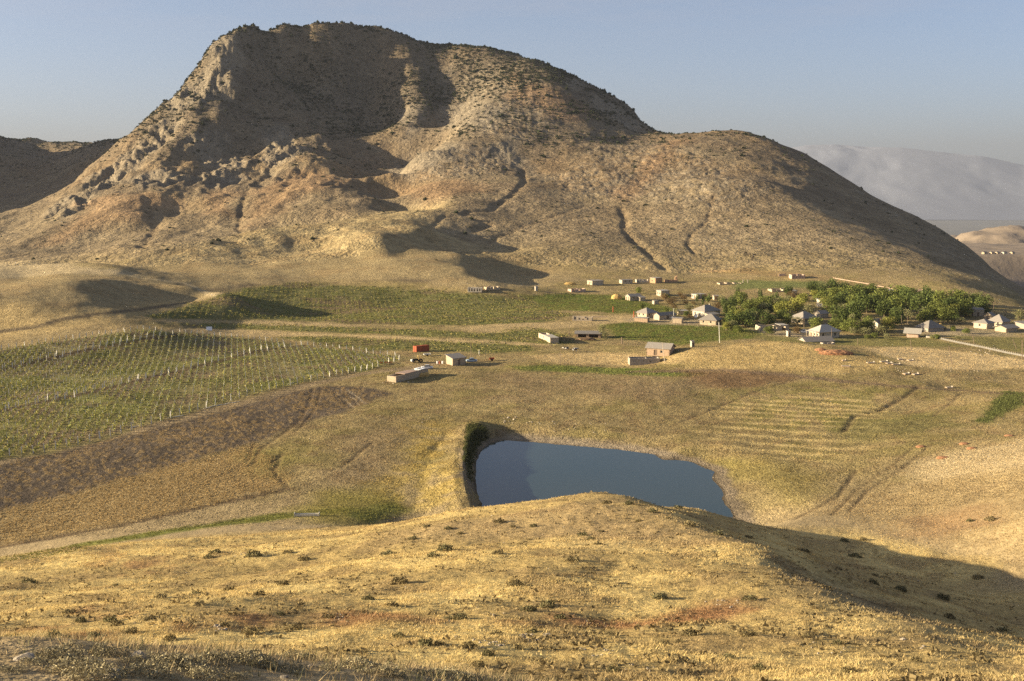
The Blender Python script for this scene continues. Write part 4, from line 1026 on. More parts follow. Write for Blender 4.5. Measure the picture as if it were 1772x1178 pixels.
building('farm_house', 'pale farm house with two dark doorways beyond the green field', 1096, 519, 7.5, 5.5, 2.4, 24, 'pale_plaster', 'gable', 1.2, .4, left=(Dr(1.2), Dr(3.4)), front=(Wn(2),), cat='house')
building('stone_shed', 'small pale lean-to on the right of the farm house with two doorways', 1110, 520, 3.4, 3, 1.9, 24, 'pale_plaster', 'shed', .5, .3, cat='shed')
building('stone_house', 'two level pale flat roofed house above the dark bushes', 1147, 511, 6.0, 5, 3.0, 28, 'pale_plaster', 'flat', 0, .15, 'roof_pale', left=(Wn(1), Wn(3.2)), cat='house')
building('stone_shed', 'tiny bright shed at the corner of the green meadow under the dark bush', 1134, 526, 2.8, 2.4, 1.9, 25, 'pale_plaster', 'flat', 0, .1, cat='shed')
building('farm_house', 'white fronted house with dark right side among small poplars', 1209, 516, 7.0, 5, 2.5, 38, 'white_plaster', 'flat', 0, .2, 'roof_pale', left=(Dr(2, 1.1), Wn(.5, .7)), cat='house')
building('stone_shed', 'pale little hut between the white fronted house and the trees', 1239, 518, 3.2, 3, 2.0, 10, 'pale_plaster', 'shed', .4, .2, cat='shed')
building('stone_house', 'pale house with dark right side, leftmost of the far row under the mountain', 1030, 492, 8.4, 6, 2.5, 30, 'pale_plaster', 'flat', 0, .25, 'roof_grey', left=(Dr(2), Wn(4)), cat='house')
building('stone_house', 'low pale house second from left in the far row under the mountain', 1083, 490, 7.2, 5, 2.2, 18, 'pale_plaster', 'flat', 0, .2, 'roof_grey', front=(Wn(2, .8), Wn(4.6, .8)), cat='house')
ruin('pillar_ruin', 'ruin of bare white pillars between two houses of the far row', 1111, 488, 8, 4, 2.0, 5, 'white_plaster', front=((.7, 1.9, .1, 1.9), (2.5, 3.8, .6, 1.9), (4.4, 7.2, .9, 1.9)), ragged=.5)
building('orange_house', 'square orange stone house with pale roof in the far row', 1135, 489, 6.0, 5, 3.2, 40, 'orange_stone', 'flat', 0, .2, 'roof_pale', left=(Wn(1.6, .8),), cat='house')
ruin('orange_ruin', 'low orange ruin with a tall broken corner, rightmost of the far row', 1161, 488, 8, 4, 1.7, 8, 'orange_stone', front=((1.5, 2.4, 0, 1.5), (4, 5, .5, 1.4)), ragged=.5)
tag(MB().hexa([(-.9, -.8, 0), (.9, -.8, 0), (.9, .8, 0), (-.9, .8, 0)], [(-.8, -.7, 3.3), (.5, -.7, 3.9), (.5, .7, 4.0), (-.8, .7, 3.4)]).build('broken_tower', M['orange_stone']), 'tall orange wall stump at the right end of the far row', 'ruin').location = base(1170, 487, .2)
ruin('window_ruin', 'white ruin with five open window gaps, farthest left in the valley', 822, 504, 8.0, 5, 2.4, -4, 'white_plaster', front=((.6, 1.4, .3, 2.0), (2.0, 2.9, .3, 2.0), (3.5, 4.4, .2, 2.0), (5.2, 6.0, .2, 2.0), (6.6, 7.4, .3, 2.0)), ragged=.3)
ruin('broken_ruin', 'crumbled tan ruin just right of the white ruin with window gaps', 851, 500, 8.0, 5, 1.8, 20, 'tan_stone', front=((1, 2.2, .2, 1.6), (4, 5.5, .3, 1.7)), ragged=1.1)
building('outhouse', 'lone tiny white hut beyond the crop field', 928, 503, 1.5, 1.5, 2.4, 20, 'white_plaster', 'shed', .3, .1, cat='outhouse')
ruin('red_ruin', 'dark reddish roofless ruin with pale left end', 998, 504, 9.5, 5, 1.9, 22, 'pink_stone', front=((1.5, 2.4, 0, 1.7), (5, 6, .4, 1.5)), ragged=.5)
ruin('window_ruin', 'roofless tan house with four window holes on the red earth strip', 1379, 481, 8.6, 6, 2.4, 4, 'pink_stone', front=((.8, 1.7, .4, 1.9), (2.8, 3.7, .6, 1.9), (4.8, 5.7, .6, 1.9), (6.7, 7.6, .6, 1.9)), ragged=.2)
ruin('wall_stump', 'short tan wall left of the house with four window holes', 1353, 477, 4.5, 2, 1.5, 4, 'pink_stone', sides='front right', ragged=.5, cat='ruin')
ruin('broken_ruin', 'wide crumbled tan ruin at the upper left corner of the trees', 1350, 503, 13, 7, 1.6, 8, 'tan_stone', front=((2, 3, .2, 1.5), (5.5, 7, .3, 1.5), (9, 10, .1, 1.4)), ragged=1.0)
ruin('pink_ruin', 'pink roofless house at the foot of the bare hill above the trees', 1584, 508, 9.5, 6, 2.6, -6, 'pink_stone', front=((1.5, 2.1, .9, 1.8), (4.2, 5.2, 0, 1.9), (6.8, 7.4, .9, 1.8)), ragged=.25)
building('stone_shed', 'long shed with bright flat roof at the upper edge of the trees', 1534, 508, 7, 4, 1.9, -4, 'grey_stone', 'shed', .5, .4, 'roof_pale', cat='shed')
building('stone_shed', 'grey shed between the bright roofed shed and the pink ruin', 1560, 510, 5.5, 4, 1.7, 10, 'grey_stone', 'shed', .6, .3, cat='shed')
building('tree_house', 'pale house with thin pale roof showing between the tree crowns', 1425, 530, 5.5, 5, 3.2, 30, 'white_plaster', 'shed', .8, .5, 'roof_pale', cat='house')
building('farm_house', 'house with grey hipped roof and dark shaded front amid the trees', 1391, 558, 9.5, 8, 2.9, 32, 'pale_plaster', 'hip', 2.4, .7, front=(Wn(1.5), Dr(4), Wn(6.6)), left=(Wn(2), Wn(5)), cat='house')
building('stone_shed', 'grey roofed shed half hidden by leaves behind the house with the dark front', 1421, 549, 5, 4.5, 2.2, 30, 'grey_stone', 'gable', 1.2, .4, cat='shed')
ruin('flat_ruin', 'long pale roofless house with small windows before the trees', 1336, 571, 13.5, 6, 2.4, 10, 'pale_plaster', front=((5.6, 6.3, 1.0, 1.7), (7.4, 8.1, 1.0, 1.7), (10.2, 11.9, 0, 1.9)), left=((1, 1.8, .8, 1.7),), ragged=.5, part_roof=(2.6, 6.6))
building('outhouse', 'small white outhouse in the field left of the white car', 1364, 582, 1.4, 1.4, 2.2, 30, 'white_plaster', 'shed', .3, .1, front=(Dr(.35, .7, 1.8),), cat='outhouse')
building('porch_house', 'house with pale hipped roof and columned porch on its bright left side', 1426, 583, 10.5, 7.2, 3.0, 22, 'pale_plaster', 'hip', 2.3, .6, 'roof_pale', front=(Wn(1.4, 1.1, .9, 2.2), Wn(7.6, 1.1, .9, 2.2)), left=(Dr(1.2), Wn(3.4), Wn(5.4)), cat='house', porch=True)
bx_, by_, bz_ = base(1412, 590, .25)
building('grey_barn', 'barn whose broad grey roof shows just over the golden mound', 1412, 590, 12.5, 6.5, 1.9, 14, 'grey_stone', 'gable', 1.5, .5, cat='barn', loc=(bx_, by_, bz_ - 1.5))
ruin('stone_pen', 'small broken stone pen with four corner stumps above the red earth bank', 1432, 596, 5.0, 3, 1.0, 6, 'grey_stone', front=((.8, 1.8, .5, 1), (2.6, 3.8, .5, 1)), ragged=.3, cat='pen')
building('roofed_shed', 'pink walled shed under an oversized pale gabled roof beside the diagonal fence', 1580, 583, 5.0, 4.6, 2.5, -28, 'pink_stone', 'gable', 1.3, 1.2, 'roof_pale', cat='shed')
building('farm_house', 'white ended house with long grey roof under the tall bare poles', 1520, 567, 7.5, 5.5, 2.5, 34, 'white_plaster', 'gable', 1.8, .4, left=(Wn(1.6),), cat='house')
building('grey_barn', 'barn with big plain grey hipped roof next to the straw stack', 1609, 571, 9.0, 8, 1.6, 22, 'grey_stone', 'hip', 2.8, .4, cat='barn')
building('gable_house', 'tall tan stone house with dark doorway beside the yellow haystack', 1691, 546, 5.4, 5, 3.2, -10, 'tan_stone', 'shed', .5, .15, front=(Dr(2.1, 1.0, 2.0), Wn(.7, .6, 2.2, 2.8)), cat='house')
building('farm_house', 'house with bright left wall, one window and grey roof at the right edge', 1702, 567, 6.8, 6.5, 2.6, 40, 'pale_plaster', 'hip', 1.4, .5, left=(Wn(2.6),), cat='house')
building('hip_house', 'pale house with steep grey pyramid roof right of the tan stone house', 1728, 563, 7.5, 7, 2.4, 40, 'pale_plaster', 'hip', 2.8, .5, left=(Wn(1.5), Wn(4.5)), cat='house')
building('grey_barn', 'low barn with sagging grey roof in front of the pyramid roofed house', 1741, 573, 8, 6, 1.9, 30, 'tan_stone', 'gable', 1.0, .6, cat='barn')
building('grey_barn', 'flat grey barn cut by the right edge of the picture', 1776, 568, 8, 6, 2.2, 30, 'grey_stone', 'shed', .7, .5, cat='barn')
building('stone_shed', 'small red doored shed behind the pyramid roofed house', 1712, 552, 4, 4, 2, 45, 'tan_stone', 'gable', 1.4, .4, left=(Dr(1.4),), cat='shed')
building('blue_hut', 'small pale blue hut below the wide crumbled ruin', 1373, 509, 3, 2.6, 2, 20, 'white_plaster', 'shed', .4, .2, 'roof_pale', cat='hut')
for k, (px, py, w_, lb) in enumerate(((1704, 433, 12, 'tiny tan house on the far terrace beside the dark hill slope'), (1716, 433, 8, 'tiny reddish house second from left on the far terrace'), (1726, 432, 9, 'tiny pale house with grey roof in the middle of the far terrace'), (1738, 434, 12, 'tiny low white house on the far terrace'), (1752, 432, 9, 'tiny house rightmost on the far terrace'))):
    x, y, z = W(px, py, 2560)
    building('far_house', lb, px, py, w_, 8, 4, 30, 'tan_stone' if k != 3 else 'white_plaster', 'gable', 2, .5, loc=(x, y, float(bench_f(np.array([[x]]), np.array([[y]]))[0, 0]) - .4), cat='house', group='houses on the far terrace')

# corral of low stone walls
root = empty('stone_corral', base(1262, 491, .2), R(3)); tag(root, 'wide low stone corral at the foot of the bare hill', 'corral')
rg = random.Random(5)
for p, q in (((-7, -4), (7, -4)), ((7, -3.6), (7, 4)), ((7, 4), (-7, 4)), ((-7, 4), (-7, -3.6)), ((-2, -3.6), (-2, 3.6)), ((3, -3.6), (3, 3.6))):
    mb = MB(); wall_run(mb, p, q, 1.1, .4, ragged=.4, rng=rg); mb.build('wall', M['tan_stone'], root)
for px in (1286, 1294): tag(MB().box(-.3, .3, -.3, .3, 0, 2.3).build('stone_pillar', M['pale_plaster']), 'pale stone pillar standing right of the low stone corral', 'pillar', 'pillars beside the corral').location = base(px, 489, .1)
# roadside retaining wall climbing the foot of the hill
pl = [at(*p) for p in dense([(1442, 481), (1470, 486), (1500, 491), (1530, 497), (1560, 503), (1572, 506)], False, 8)]
root = empty('retaining_wall', pl[0]); tag(root, 'long low pinkish wall along the foot of the bare hill', 'wall')
mb = MB()
for a, b_ in zip(pl[:-1], pl[1:]):
    a, b_ = a - pl[0], b_ - pl[0]; mb.hexa([a + Vector((0, -.25, -.5)), b_ + Vector((0, -.25, -.5)), b_ + Vector((0, .25, -.5)), a + Vector((0, .25, -.5))], [a + Vector((0, -.25, .35)), b_ + Vector((0, -.25, .35)), b_ + Vector((0, .25, .35)), a + Vector((0, .25, .35))])
mb.build('wall', M['pink_stone'], root)
# diagonal fence
fp = [at(*p) for p in dense([(1618, 585), (1660, 594), (1700, 602), (1740, 611), (1776, 618), (1830, 632)], False, 3.6)]
root = empty('fence', fp[0]); tag(root, 'long grey fence running diagonally to the right edge of the picture', 'fence')
for a, b_ in zip(fp[:-1], fp[1:]):
    a, b_ = a - fp[0], b_ - fp[0]
    MB().box(a.x - .09, a.x + .09, a.y - .09, a.y + .09, a.z - .2, a.z + 1.05).build('post', M['grey_stone'], root)
    e = (b_ - a); e.normalize(); s_ = Vector((e.y, -e.x, 0)) * .03; a2, b2 = a + e * .1, b_ - e * .1
    MB().hexa([a2 - s_ + Vector((0, 0, .05)), b2 - s_ + Vector((0, 0, .05)), b2 + s_ + Vector((0, 0, .05)), a2 + s_ + Vector((0, 0, .05))], [a2 - s_ + Vector((0, 0, .7)), b2 - s_ + Vector((0, 0, .7)), b2 + s_ + Vector((0, 0, .7)), a2 + s_ + Vector((0, 0, .7))]).build('panel', M['dull_slat'], root)
a, b_ = at(1604, 584), at(1620, 588)
o = MB().hexa([(-.3, -.3, 0), (2.9, -1.6, -.1), (2.9, -1.1, -.1), (-.3, .2, 0)], [(-.3, -.3, .9), (2.9, -1.6, .8), (2.9, -1.1, .8), (-.3, .2, .9)]).build('white_wall', M['white_plaster']); o.location = a
tag(o, 'short white wall at the upper end of the diagonal fence', 'wall')
# poles
def pole(label, bx, by, tx, ty, m='wood', r_=.11, arm=False, group=None):
    p = at(bx, by); k = p.y / FPX
    a, t = ray(tx, ty); q = Vector((a * p.y, p.y, CAM_H + t * p.y)) - p
    root = empty('pole', p); tag(root, label, 'pole', group)
    MB().bar((0, 0, -.4), q, r_, r_ * .7).build('shaft', M[m], root)
    if arm: MB().bar(q * .95 + Vector((-.5, 0, 0)), q * .95 + Vector((.5, 0, 0)), .05).build('crossarm', M[m], root)
for a_ in (('leaning pale pole in front of the brown stone house', 1150.5, 626, 1146, 592, 'pale_wood', .13, True), ('straight pale pole on the crest of the golden mound', 1245.5, 593, 1244, 557, 'concrete', .15, True),
           ('leaning pole in the pale field below the pink walled shed', 1578, 608, 1575, 586, 'wood', .12), ('leaning pole in the pale field left of the diagonal fence', 1648.5, 631, 1642, 598, 'wood', .13, True),
           ('short dark pole behind the diagonal fence', 1686, 594, 1683.5, 580, 'wood', .13), ('strongly leaning pole behind the diagonal fence near the right edge', 1760, 603, 1752, 586, 'wood', .13), ('tall pole at the very right edge of the picture', 1769, 622, 1769, 588, 'wood', .15),
           ('thin pole behind the long grey roofed barn', 1166, 552, 1165.5, 533, 'concrete', .12, True), ('thin dark pole behind the pale blue car', 815, 623, 815, 592, 'wood', .10, True), ('thin pole at the left end of the pale dry field', 969.5, 630, 970, 607, 'wood', .1),
           ('thin dark pole left of the flat grey roofed stable', 985, 585, 985, 563, 'wood', .12), ('thin pole standing below the flat grey roofed stable', 1079, 604, 1079, 590, 'wood', .1), ('thin pole left of the white car', 1391, 573, 1391.5, 550, 'wood', .1, True),
           ('thin pole before the front of the house with the columned porch', 1439, 588, 1439, 568, 'wood', .1), ('white marker post right of the pale blue car', 829, 613, 829, 605, 'concrete', .16), ('thick dark stump post right of the flat grey roofed stable', 1076, 595, 1076, 583, 'wood', .3),
           ('short pole on the dry mound right of the porch house', 1484.5, 598, 1484, 585, 'wood', .1), ('reddish post right of the far haystack field', 1061, 540, 1061, 530, 'rust', .3), ('reddish post left of the hip roofed farm house', 1097, 549, 1097, 538, 'rust', .3),
           ('lone pole beside the far row right end', 1183, 487, 1183, 476, 'wood', .13), ('pole at the right end of the trees', 1720, 540, 1720, 522, 'wood', .14), ('pole right of the tan stone house', 1740, 548, 1740, 532, 'wood', .13)):
    pole(*a_)
for lb, bx, by, tx, ty in (('leftmost of the tall bare poles before the trees', 1560, 566, 1560, 545), ('second of the tall bare poles from left, farthest back', 1568, 561, 1568, 541), ('third of the tall bare poles from left, standing forward', 1571, 566, 1570.5, 547), ('fourth of the tall bare poles from left', 1577, 558, 1576.5, 540),
    ('middle bare pole right of the white ended house cluster', 1584, 560, 1584, 545), ('third of the tall bare poles from right', 1592, 560, 1592, 541), ('rightmost and tallest upright one of the bare poles', 1598, 558, 1597, 537), ('slanting prop pole leaning on the rightmost bare pole', 1601, 562, 1593, 549)):
    pole(lb, bx, by, tx, ty, 'wood', .12, group='tall bare poles in the village yard')
# dishes
def dish(label, px, py, r_):
    root = empty('satellite_dish', base(px, py, .1)); tag(root, label, 'satellite dish')
    n, V, F = 16, [(0, .18 * r_, 1.5)], []
    for k in range(n): V.append((r_ * math.cos(2 * PI * k / n), -.12 * r_, 1.5 + r_ * math.sin(2 * PI * k / n)))
    V += [(v[0] * .98, v[1] + .05, (v[2] - 1.5) * .98 + 1.5) for v in V]
    for k in range(n): F += [(0, 1 + (k + 1) % n, 1 + k), (n + 1, n + 2 + k, n + 2 + (k + 1) % n), (1 + k, 1 + (k + 1) % n, n + 2 + (k + 1) % n, n + 2 + k)]
    o = MB().add(V, F).build('reflector', M['white_metal'], root)
    MB().bar((0, .1, 0), (0, .25, 1.5), .06).build('mast', M['concrete'], root)
    MB().bar((0, .1, 1.5), (0, -.6 * r_ - .2, 1.4), .03).build('feed_arm', M['concrete'], root)
dish('big round white satellite dish left of the bright walled house', 1204, 551, .95)
dish('small white satellite dish beside the long grey roofed barn', 1163, 554, .5)
dish('white satellite dish left of the house with the dark shaded front', 1364, 553, .62)
# haystacks
def stack(label, px, py, r, jit=.07):
    root = empty('haystack', base(px, py, .1)); tag(root, label, 'haystack')
    mb = MB(); mb.blob((0, 0, r[2] * .35), (r[0], r[1], r[2]), 3, jit, random.Random(int(px)), flat=0); mb.build('straw', M['straw'], root)
    mb = MB()
    rg = random.Random(int(px) + 1)
    for k in range(60):
        a = rg.uniform(0, 2 * PI); z = rg.uniform(.1, r[2] * 1.1); c_ = math.sqrt(max(0, 1 - ((z - r[2] * .35) / r[2]) ** 2)); p = Vector((math.cos(a) * r[0] * c_, math.sin(a) * r[1] * c_, z))
        mb.bar(p * .93, p * 1.05 + Vector((rg.uniform(-.2, .2), rg.uniform(-.2, .2), -.25)), .06, .02, 3)
    mb.build('loose_straw', M['straw'], root)
stack('brown straw stack left of the farm house with two doorways', 1067, 517, (3.1, 2.2, 2.2))
stack('long yellow hay row beyond the green field', 987, 492, (3.6, 1.4, 1.2))
stack('tall yellow haystack leaning on the tan stone house', 1674, 546, (2.6, 2.4, 3.6))
stack('straw heap against the big grey hipped barn, larger left one', 1618, 570, (1.6, 1.5, 2.6))
stack('small straw heap right of the larger one by the grey hipped barn', 1627, 569, (1.2, 1.2, 2.0))
# animals
def cow(label, px, py, yaw, m, lying=False, group=None):
    root = empty('cow', base(px, py, 0.0), R(yaw)); tag(root, label, 'cow', group)
    dz = -.55 if lying else 0
    me = bpy.data.meshes.new('body'); bm = bmesh.new()
    sk = bm.verts.layers.skin.verify()
    J = {}
    def v(n, p, r_):
        x = bm.verts.new((p[0], p[1], p[2] + (dz if p[2] > .75 else 0) if not lying else max(.12, p[2] + dz))); x[sk].radius = r_; J[n] = x
    v('hip', (-.75, 0, 1.15), (.30, .34)); v('mid', (0, 0, 1.08), (.36, .40)); v('sh', (.65, 0, 1.15), (.28, .36)); v('nk', (1.05, 0, 1.2), (.17, .2)); v('hd', (1.35, 0, 1.15), (.13, .15)); v('mz', (1.72, 0, .95), (.09, .1)); v('tl', (-1.05, 0, 1.2), (.05, .05)); v('tl2', (-1.15, 0, .6), (.04, .04))
    E = [('hip', 'mid'), ('mid', 'sh'), ('sh', 'nk'), ('nk', 'hd'), ('hd', 'mz'), ('hip', 'tl'), ('tl', 'tl2')]
    for s_ in (-1, 1):
        v('fh%d' % s_, (.62, s_ * .22, .72), (.12, .12)); v('fk%d' % s_, (.66, s_ * .22, .40), (.07, .07)); v('ff%d' % s_, (.64, s_ * .22, .06), (.065, .065))
        v('rh%d' % s_, (-.68, s_ * .23, .75), (.15, .14)); v('rk%d' % s_, (-.85, s_ * .23, .45), (.075, .075)); v('rf%d' % s_, (-.78, s_ * .23, .06), (.065, .065))
        E += [('sh', 'fh%d' % s_), ('fh%d' % s_, 'fk%d' % s_), ('fk%d' % s_, 'ff%d' % s_), ('hip', 'rh%d' % s_), ('rh%d' % s_, 'rk%d' % s_), ('rk%d' % s_, 'rf%d' % s_)]
    for a, b_ in E: bm.edges.new((J[a], J[b_]))
    J['hip'][sk].use_root = True
    bm.to_mesh(me); bm.free(); me.materials.append(m)
    o = link('body', me, None, root); o.modifiers.new('Skin', 'SKIN').use_smooth_shade = True
    e = MB()
    for s_ in (-1, 1): e.bar((1.3, s_ * .12, 1.25 + dz), (1.22, s_ * .34, 1.3 + dz), .07, .02); e.bar((1.38, s_ * .08, 1.28 + dz), (1.45, s_ * .2, 1.5 + dz), .035, .012)
    e.build('horns_and_ears', m, root)
    return root
cow('black and white cow lying at the left on the grass below the long stable', 980, 604, 170, M['cow_pied'], True)
cow('whitish pied cow standing at the right below the long stable', 995, 608, 20, M['cow_pied'])
c0 = None
for k, (px, py, yw) in enumerate(((1290, 439, 10), (1297, 442, 150), (1303, 447, 40), (1306, 443, 200), (1301, 450, 100))):
    if c0 is None: c0 = cow('tiny dark cow grazing leftmost on the lower slope of the bare hill', px, py, yw, M['cow_dark'], group='dark cattle grazing on the hillside')
    else:
        c_ = copy_tree(c0); c_['label'] = ('', 'tiny dark cow second from left on the bare hill slope', 'tiny dark cow in the middle of the small herd on the bare hill', 'tiny dark cow rightmost on the bare hill slope', 'tiny dark cow lowest of the herd on the bare hill')[k]; c_.location = base(px, py, 0); c_.rotation_euler = (0, 0, R(yw))
# graves
def grave(label, px, py, yaw, L=2.6, hs=True, m='grey_stone'):
    root = empty('grave', base(px, py, .12), R(yaw)); tag(root, label, 'grave', 'graves on the dry mound')
    MB().box(-L / 2, L / 2, -.75, .75, 0, .36).build('kerb', M['brown_stone'], root)
    MB().box(-L / 2 + .15, L / 2 - .15, -.6, .6, .362, .43).build('slab', M['grey_stone'], root)
    if hs: MB().hexa([(L / 2 + .01, -.45, 0), (L / 2 + .2, -.45, 0), (L / 2 + .2, .45, 0), (L / 2 + .01, .45, 0)], [(L / 2 + .01, -.4, .75), (L / 2 + .2, -.4, .75), (L / 2 + .2, .4, .75), (L / 2 + .01, .4, .75)]).build('headstone', M['grey_stone'], root)
for a_ in (('broad grave with headstone, front left of the upper group on the mound', 1506, 628, 8), ('grave in the middle of the upper group, nearest the crest', 1529, 626, 12), ('grave between the two nearest ones of the upper group', 1538, 629, 14, 1.8), ('wide grave at the front right of the upper group', 1550, 631, 10, 2.8),
           ('small grave at the right end of the upper group', 1575, 624, 10, 2.0), ('grave at the top of the group with pale kerb', 1558, 622, 5, 1.8, False), ('left of the two lower graves on the mound', 1568, 647, 20, 2.0), ('right of the two lower graves on the mound', 1584, 648, 20, 2.0),
           ('lone broad grave below the red earth bank', 1463, 634, -10, 2.8), ('small grave just below the red earth bank', 1460, 624, 0, 1.2), ('single grave by the track at the right', 1642, 671, 5, 2.0)):
    grave(*a_)
# earth heaps
def heap(label, px, py, r, sub=4, jit=.06):
    o = MB().blob((0, 0, 0), r, sub, jit, random.Random(int(px)), flat=-.12).build('earth_heap', M['red_earth']); o.location = base(px, py, .02); tag(o, label, 'earth heap')
heap('broad bank of bare orange red earth on the golden mound', 1446, 612, (6.2, 2.8, 1.5), 4, .09)
heap('small orange earth part left of the broad red bank', 1420, 606, (2.2, 1.5, .9))
for a_ in (('leftmost red earth heap on the right hand meadow', 1594, 773, (1.2, .9, .4)), ('nearest and widest red earth heap on the right hand meadow', 1632, 792, (1.5, .9, .4)), ('upper red earth heap of the pair on the right hand meadow', 1669, 768, (1.2, .9, .4)), ('lower red earth heap of the pair on the right hand meadow', 1682, 776, (1.2, .8, .4)), ('rightmost red earth heap near the picture edge', 1747, 754, (1.2, .9, .35))):
    heap(*a_)
# trough
p = base(531, 893, .05); root = empty('water_trough', p, R(4)); tag(root, 'long pale concrete trough on the wet green ground', 'trough')
mb = MB(); mb.box(-2.2, 2.2, -.35, -.27, .15, .55); mb.box(-2.2, 2.2, .27, .35, .15, .55); mb.box(-2.2, 2.2, -.26, .26, .15, .22); mb.build('basin', M['concrete'], root)
for x in (-2.35, 2.21): MB().box(x, x + .14, -.4, .4, 0, .75).build('end_block', M['concrete'], root)
# tent-like white thing beyond the vineyard
root = empty('white_tent', base(362, 571, .05), R(15)); tag(root, 'small white tent on the track beyond the vineyard', 'tent')
MB().add([(-1.3, -1, 0), (1.3, -1, 0), (1.3, 1, 0), (-1.3, 1, 0), (-1.2, 0, 1.6), (1.2, 0, 1.6)], [(0, 1, 5, 4), (2, 3, 4, 5), (1, 2, 5), (3, 0, 4)]).build('canvas', M['white_metal'], root)
# concrete posts lying in heaps along the field track
pm = MB().box(-1.15, 1.15, -.06, .06, 0, .12).mesh('fallen_post', M['concrete'])
rg = random.Random(9)
for k, (px, py) in enumerate(((358, 706), (363, 704.5), (368, 703), (374, 702), (379, 701), (388, 700), (395, 698), (402, 697), (408, 696), (293, 723), (300, 722), (307, 720.5), (311, 720), (232, 739), (236, 738), (503, 664), (508, 662))):
    o = link('fallen_post', pm); p = at(px, py); o.location = (p.x, p.y, ground(p.x, p.y) + .02 + .01 * (k % 3)); o.rotation_euler = (0, rg.uniform(-.06, .06), R(rg.uniform(40, 75)))
    tag(o, 'pale concrete post lying on the track edge between vineyard and ploughed field', 'fallen post', 'posts lying beside the vineyard')
# ------------------------------------------------------------------ plants
def plant_mat(name, rough=.85, transl=0.0, var=.0):
    """colour from the attribute 'soil' carried by the leaves or blades"""
    m, n, l, b = mat(name, None, rough, .1)
    a = n.new('ShaderNodeAttribute'); a.attribute_name = 'soil'; out = a.outputs['Color']
    if var:
        oi = n.new('ShaderNodeObjectInfo'); hv = n.new('ShaderNodeMapRange'); hv.inputs['To Min'].default_value = 1 - var; hv.inputs['To Max'].default_value = 1 + var
        l.new(oi.outputs['Random'], hv.inputs['Value']); v2 = n.new('ShaderNodeVectorMath'); v2.operation = 'SCALE'
        l.new(out, v2.inputs[0]); l.new(hv.outputs['Result'], v2.inputs['Scale']); out = v2.outputs['Vector']
    l.new(out, b.inputs['Base Color'])
    if transl:
        tr = n.new('ShaderNodeBsdfTranslucent'); ms = n.new('ShaderNodeMixShader'); ms.inputs[0].default_value = transl
        l.new(out, tr.inputs['Color']); l.new(b.outputs[0], ms.inputs[1]); l.new(tr.outputs[0], ms.inputs[2])
        l.new(ms.outputs[0], n['Material Output'].inputs['Surface'])
    return m
M_GRASS = plant_mat('dry_grass_blades', .8, .25)
M_LEAF = plant_mat('green_leaves', .7, .25, .18)
M_SHRUB = plant_mat('dark_shrub_leaves', .9, .1, .2)
def soil_attr(me, c):
    a = me.color_attributes.new('soil', 'FLOAT_COLOR', 'POINT')
    a.data.foreach_set('color', np.concatenate([c, np.ones((len(c), 1))], 1).astype(np.float32).ravel())
def unit(v): return v / np.maximum(np.linalg.norm(v, axis=-1, keepdims=True), 1e-6)
def leaves(P, size, colour, rng, aspect=.6, up=.0):
    """one quad per point, random orientation"""
    n = len(P); d = unit(rng.normal(size=(n, 3)) + np.array([0, 0, up])); e = unit(np.cross(d, rng.normal(size=(n, 3))))
    s = np.asarray(size)[:, None] * .5
    V = np.stack([P - d * s - e * s * aspect, P + d * s - e * s * aspect * .7, P + d * s * 1.1 + e * s * aspect * .7, P - d * s + e * s * aspect], 1).reshape(-1, 3)
    return V, np.arange(4 * n).reshape(-1, 4), np.repeat(colour, 4, 0)
def blades(P, h, w, colour, k, rng, spread=.5, lean=.35):
    """k triangular blades per tuft"""
    n = len(P); Pk = np.repeat(P, k, 0); hk = np.repeat(h, k) * rng.uniform(.55, 1.1, n * k); wk = np.repeat(w, k)
    a, b = rng.uniform(0, 2 * PI, n * k), rng.uniform(0, 2 * PI, n * k)
    off = np.stack([np.cos(a), np.sin(a), 0 * a], 1) * (np.repeat(h, k) * spread * rng.uniform(0, 1, n * k))[:, None]
    sd = np.stack([np.cos(b), np.sin(b), 0 * b], 1) * (wk * .5)[:, None]
    tip = off * .6 + np.stack([rng.normal(0, lean, n * k) * hk + .12 * hk, rng.normal(0, lean, n * k) * hk, hk], 1)
    Bs = Pk + off - np.array([0, 0, .03])
    V = np.stack([Bs - sd, Bs + sd, Bs + tip], 1).reshape(-1, 3)
    return V, np.arange(3 * n * k).reshape(-1, 3), np.repeat(np.repeat(colour, k, 0) * rng.uniform(.8, 1.2, (n * k, 1)), 3, 0)
cellA = np.zeros_like(GX); cellA[:-1, :-1] = np.abs((np.diff(RR)[:, None]) * (RR[:-1, None] * np.diff(AZ)[None, :]))
tanE = (GZ - CAM_H) / np.hypot(GX, GY)
runmax = np.maximum.accumulate(tanE, 0)
SEEN = (tanE > runmax - 2.0 / np.hypot(GX, GY)) & (np.abs(np.arctan2(GX, GY)) < R(30))
def sample(wt, n, rng):
    wt = (wt * cellA * SEEN).ravel(); tot = wt.sum()
    i = np.searchsorted(np.cumsum(wt), rng.uniform(0, tot, n)); i = np.minimum(i, NR * NA - 1)
    a, b = i // NA, i % NA; a1, b1 = np.minimum(a + 1, NR - 1), np.minimum(b + 1, NA - 1)
    u, v = rng.uniform(0, 1, n)[:, None], rng.uniform(0, 1, n)[:, None]
    G3 = lambda p, q: np.stack([GX[p, q], GY[p, q], GZ[p, q]], 1)
    P = (G3(a, b) * (1 - u) + G3(a1, b) * u) * (1 - v) + (G3(a, b1) * (1 - u) + G3(a1, b1) * u) * v
    return P, colr[a, b]
def stuff_mesh(name, V, F, c, m, parent=None):
    me = np_mesh(name, V, F); soil_attr(me, c); o = link(name, me, m, parent); tag(o, kind='stuff'); return o
GR = np.random.default_rng(23)
dist = np.hypot(GX, GY)
nowater = np.where(np.isfinite(ds), sstep(1.5, 5, ds), 1)
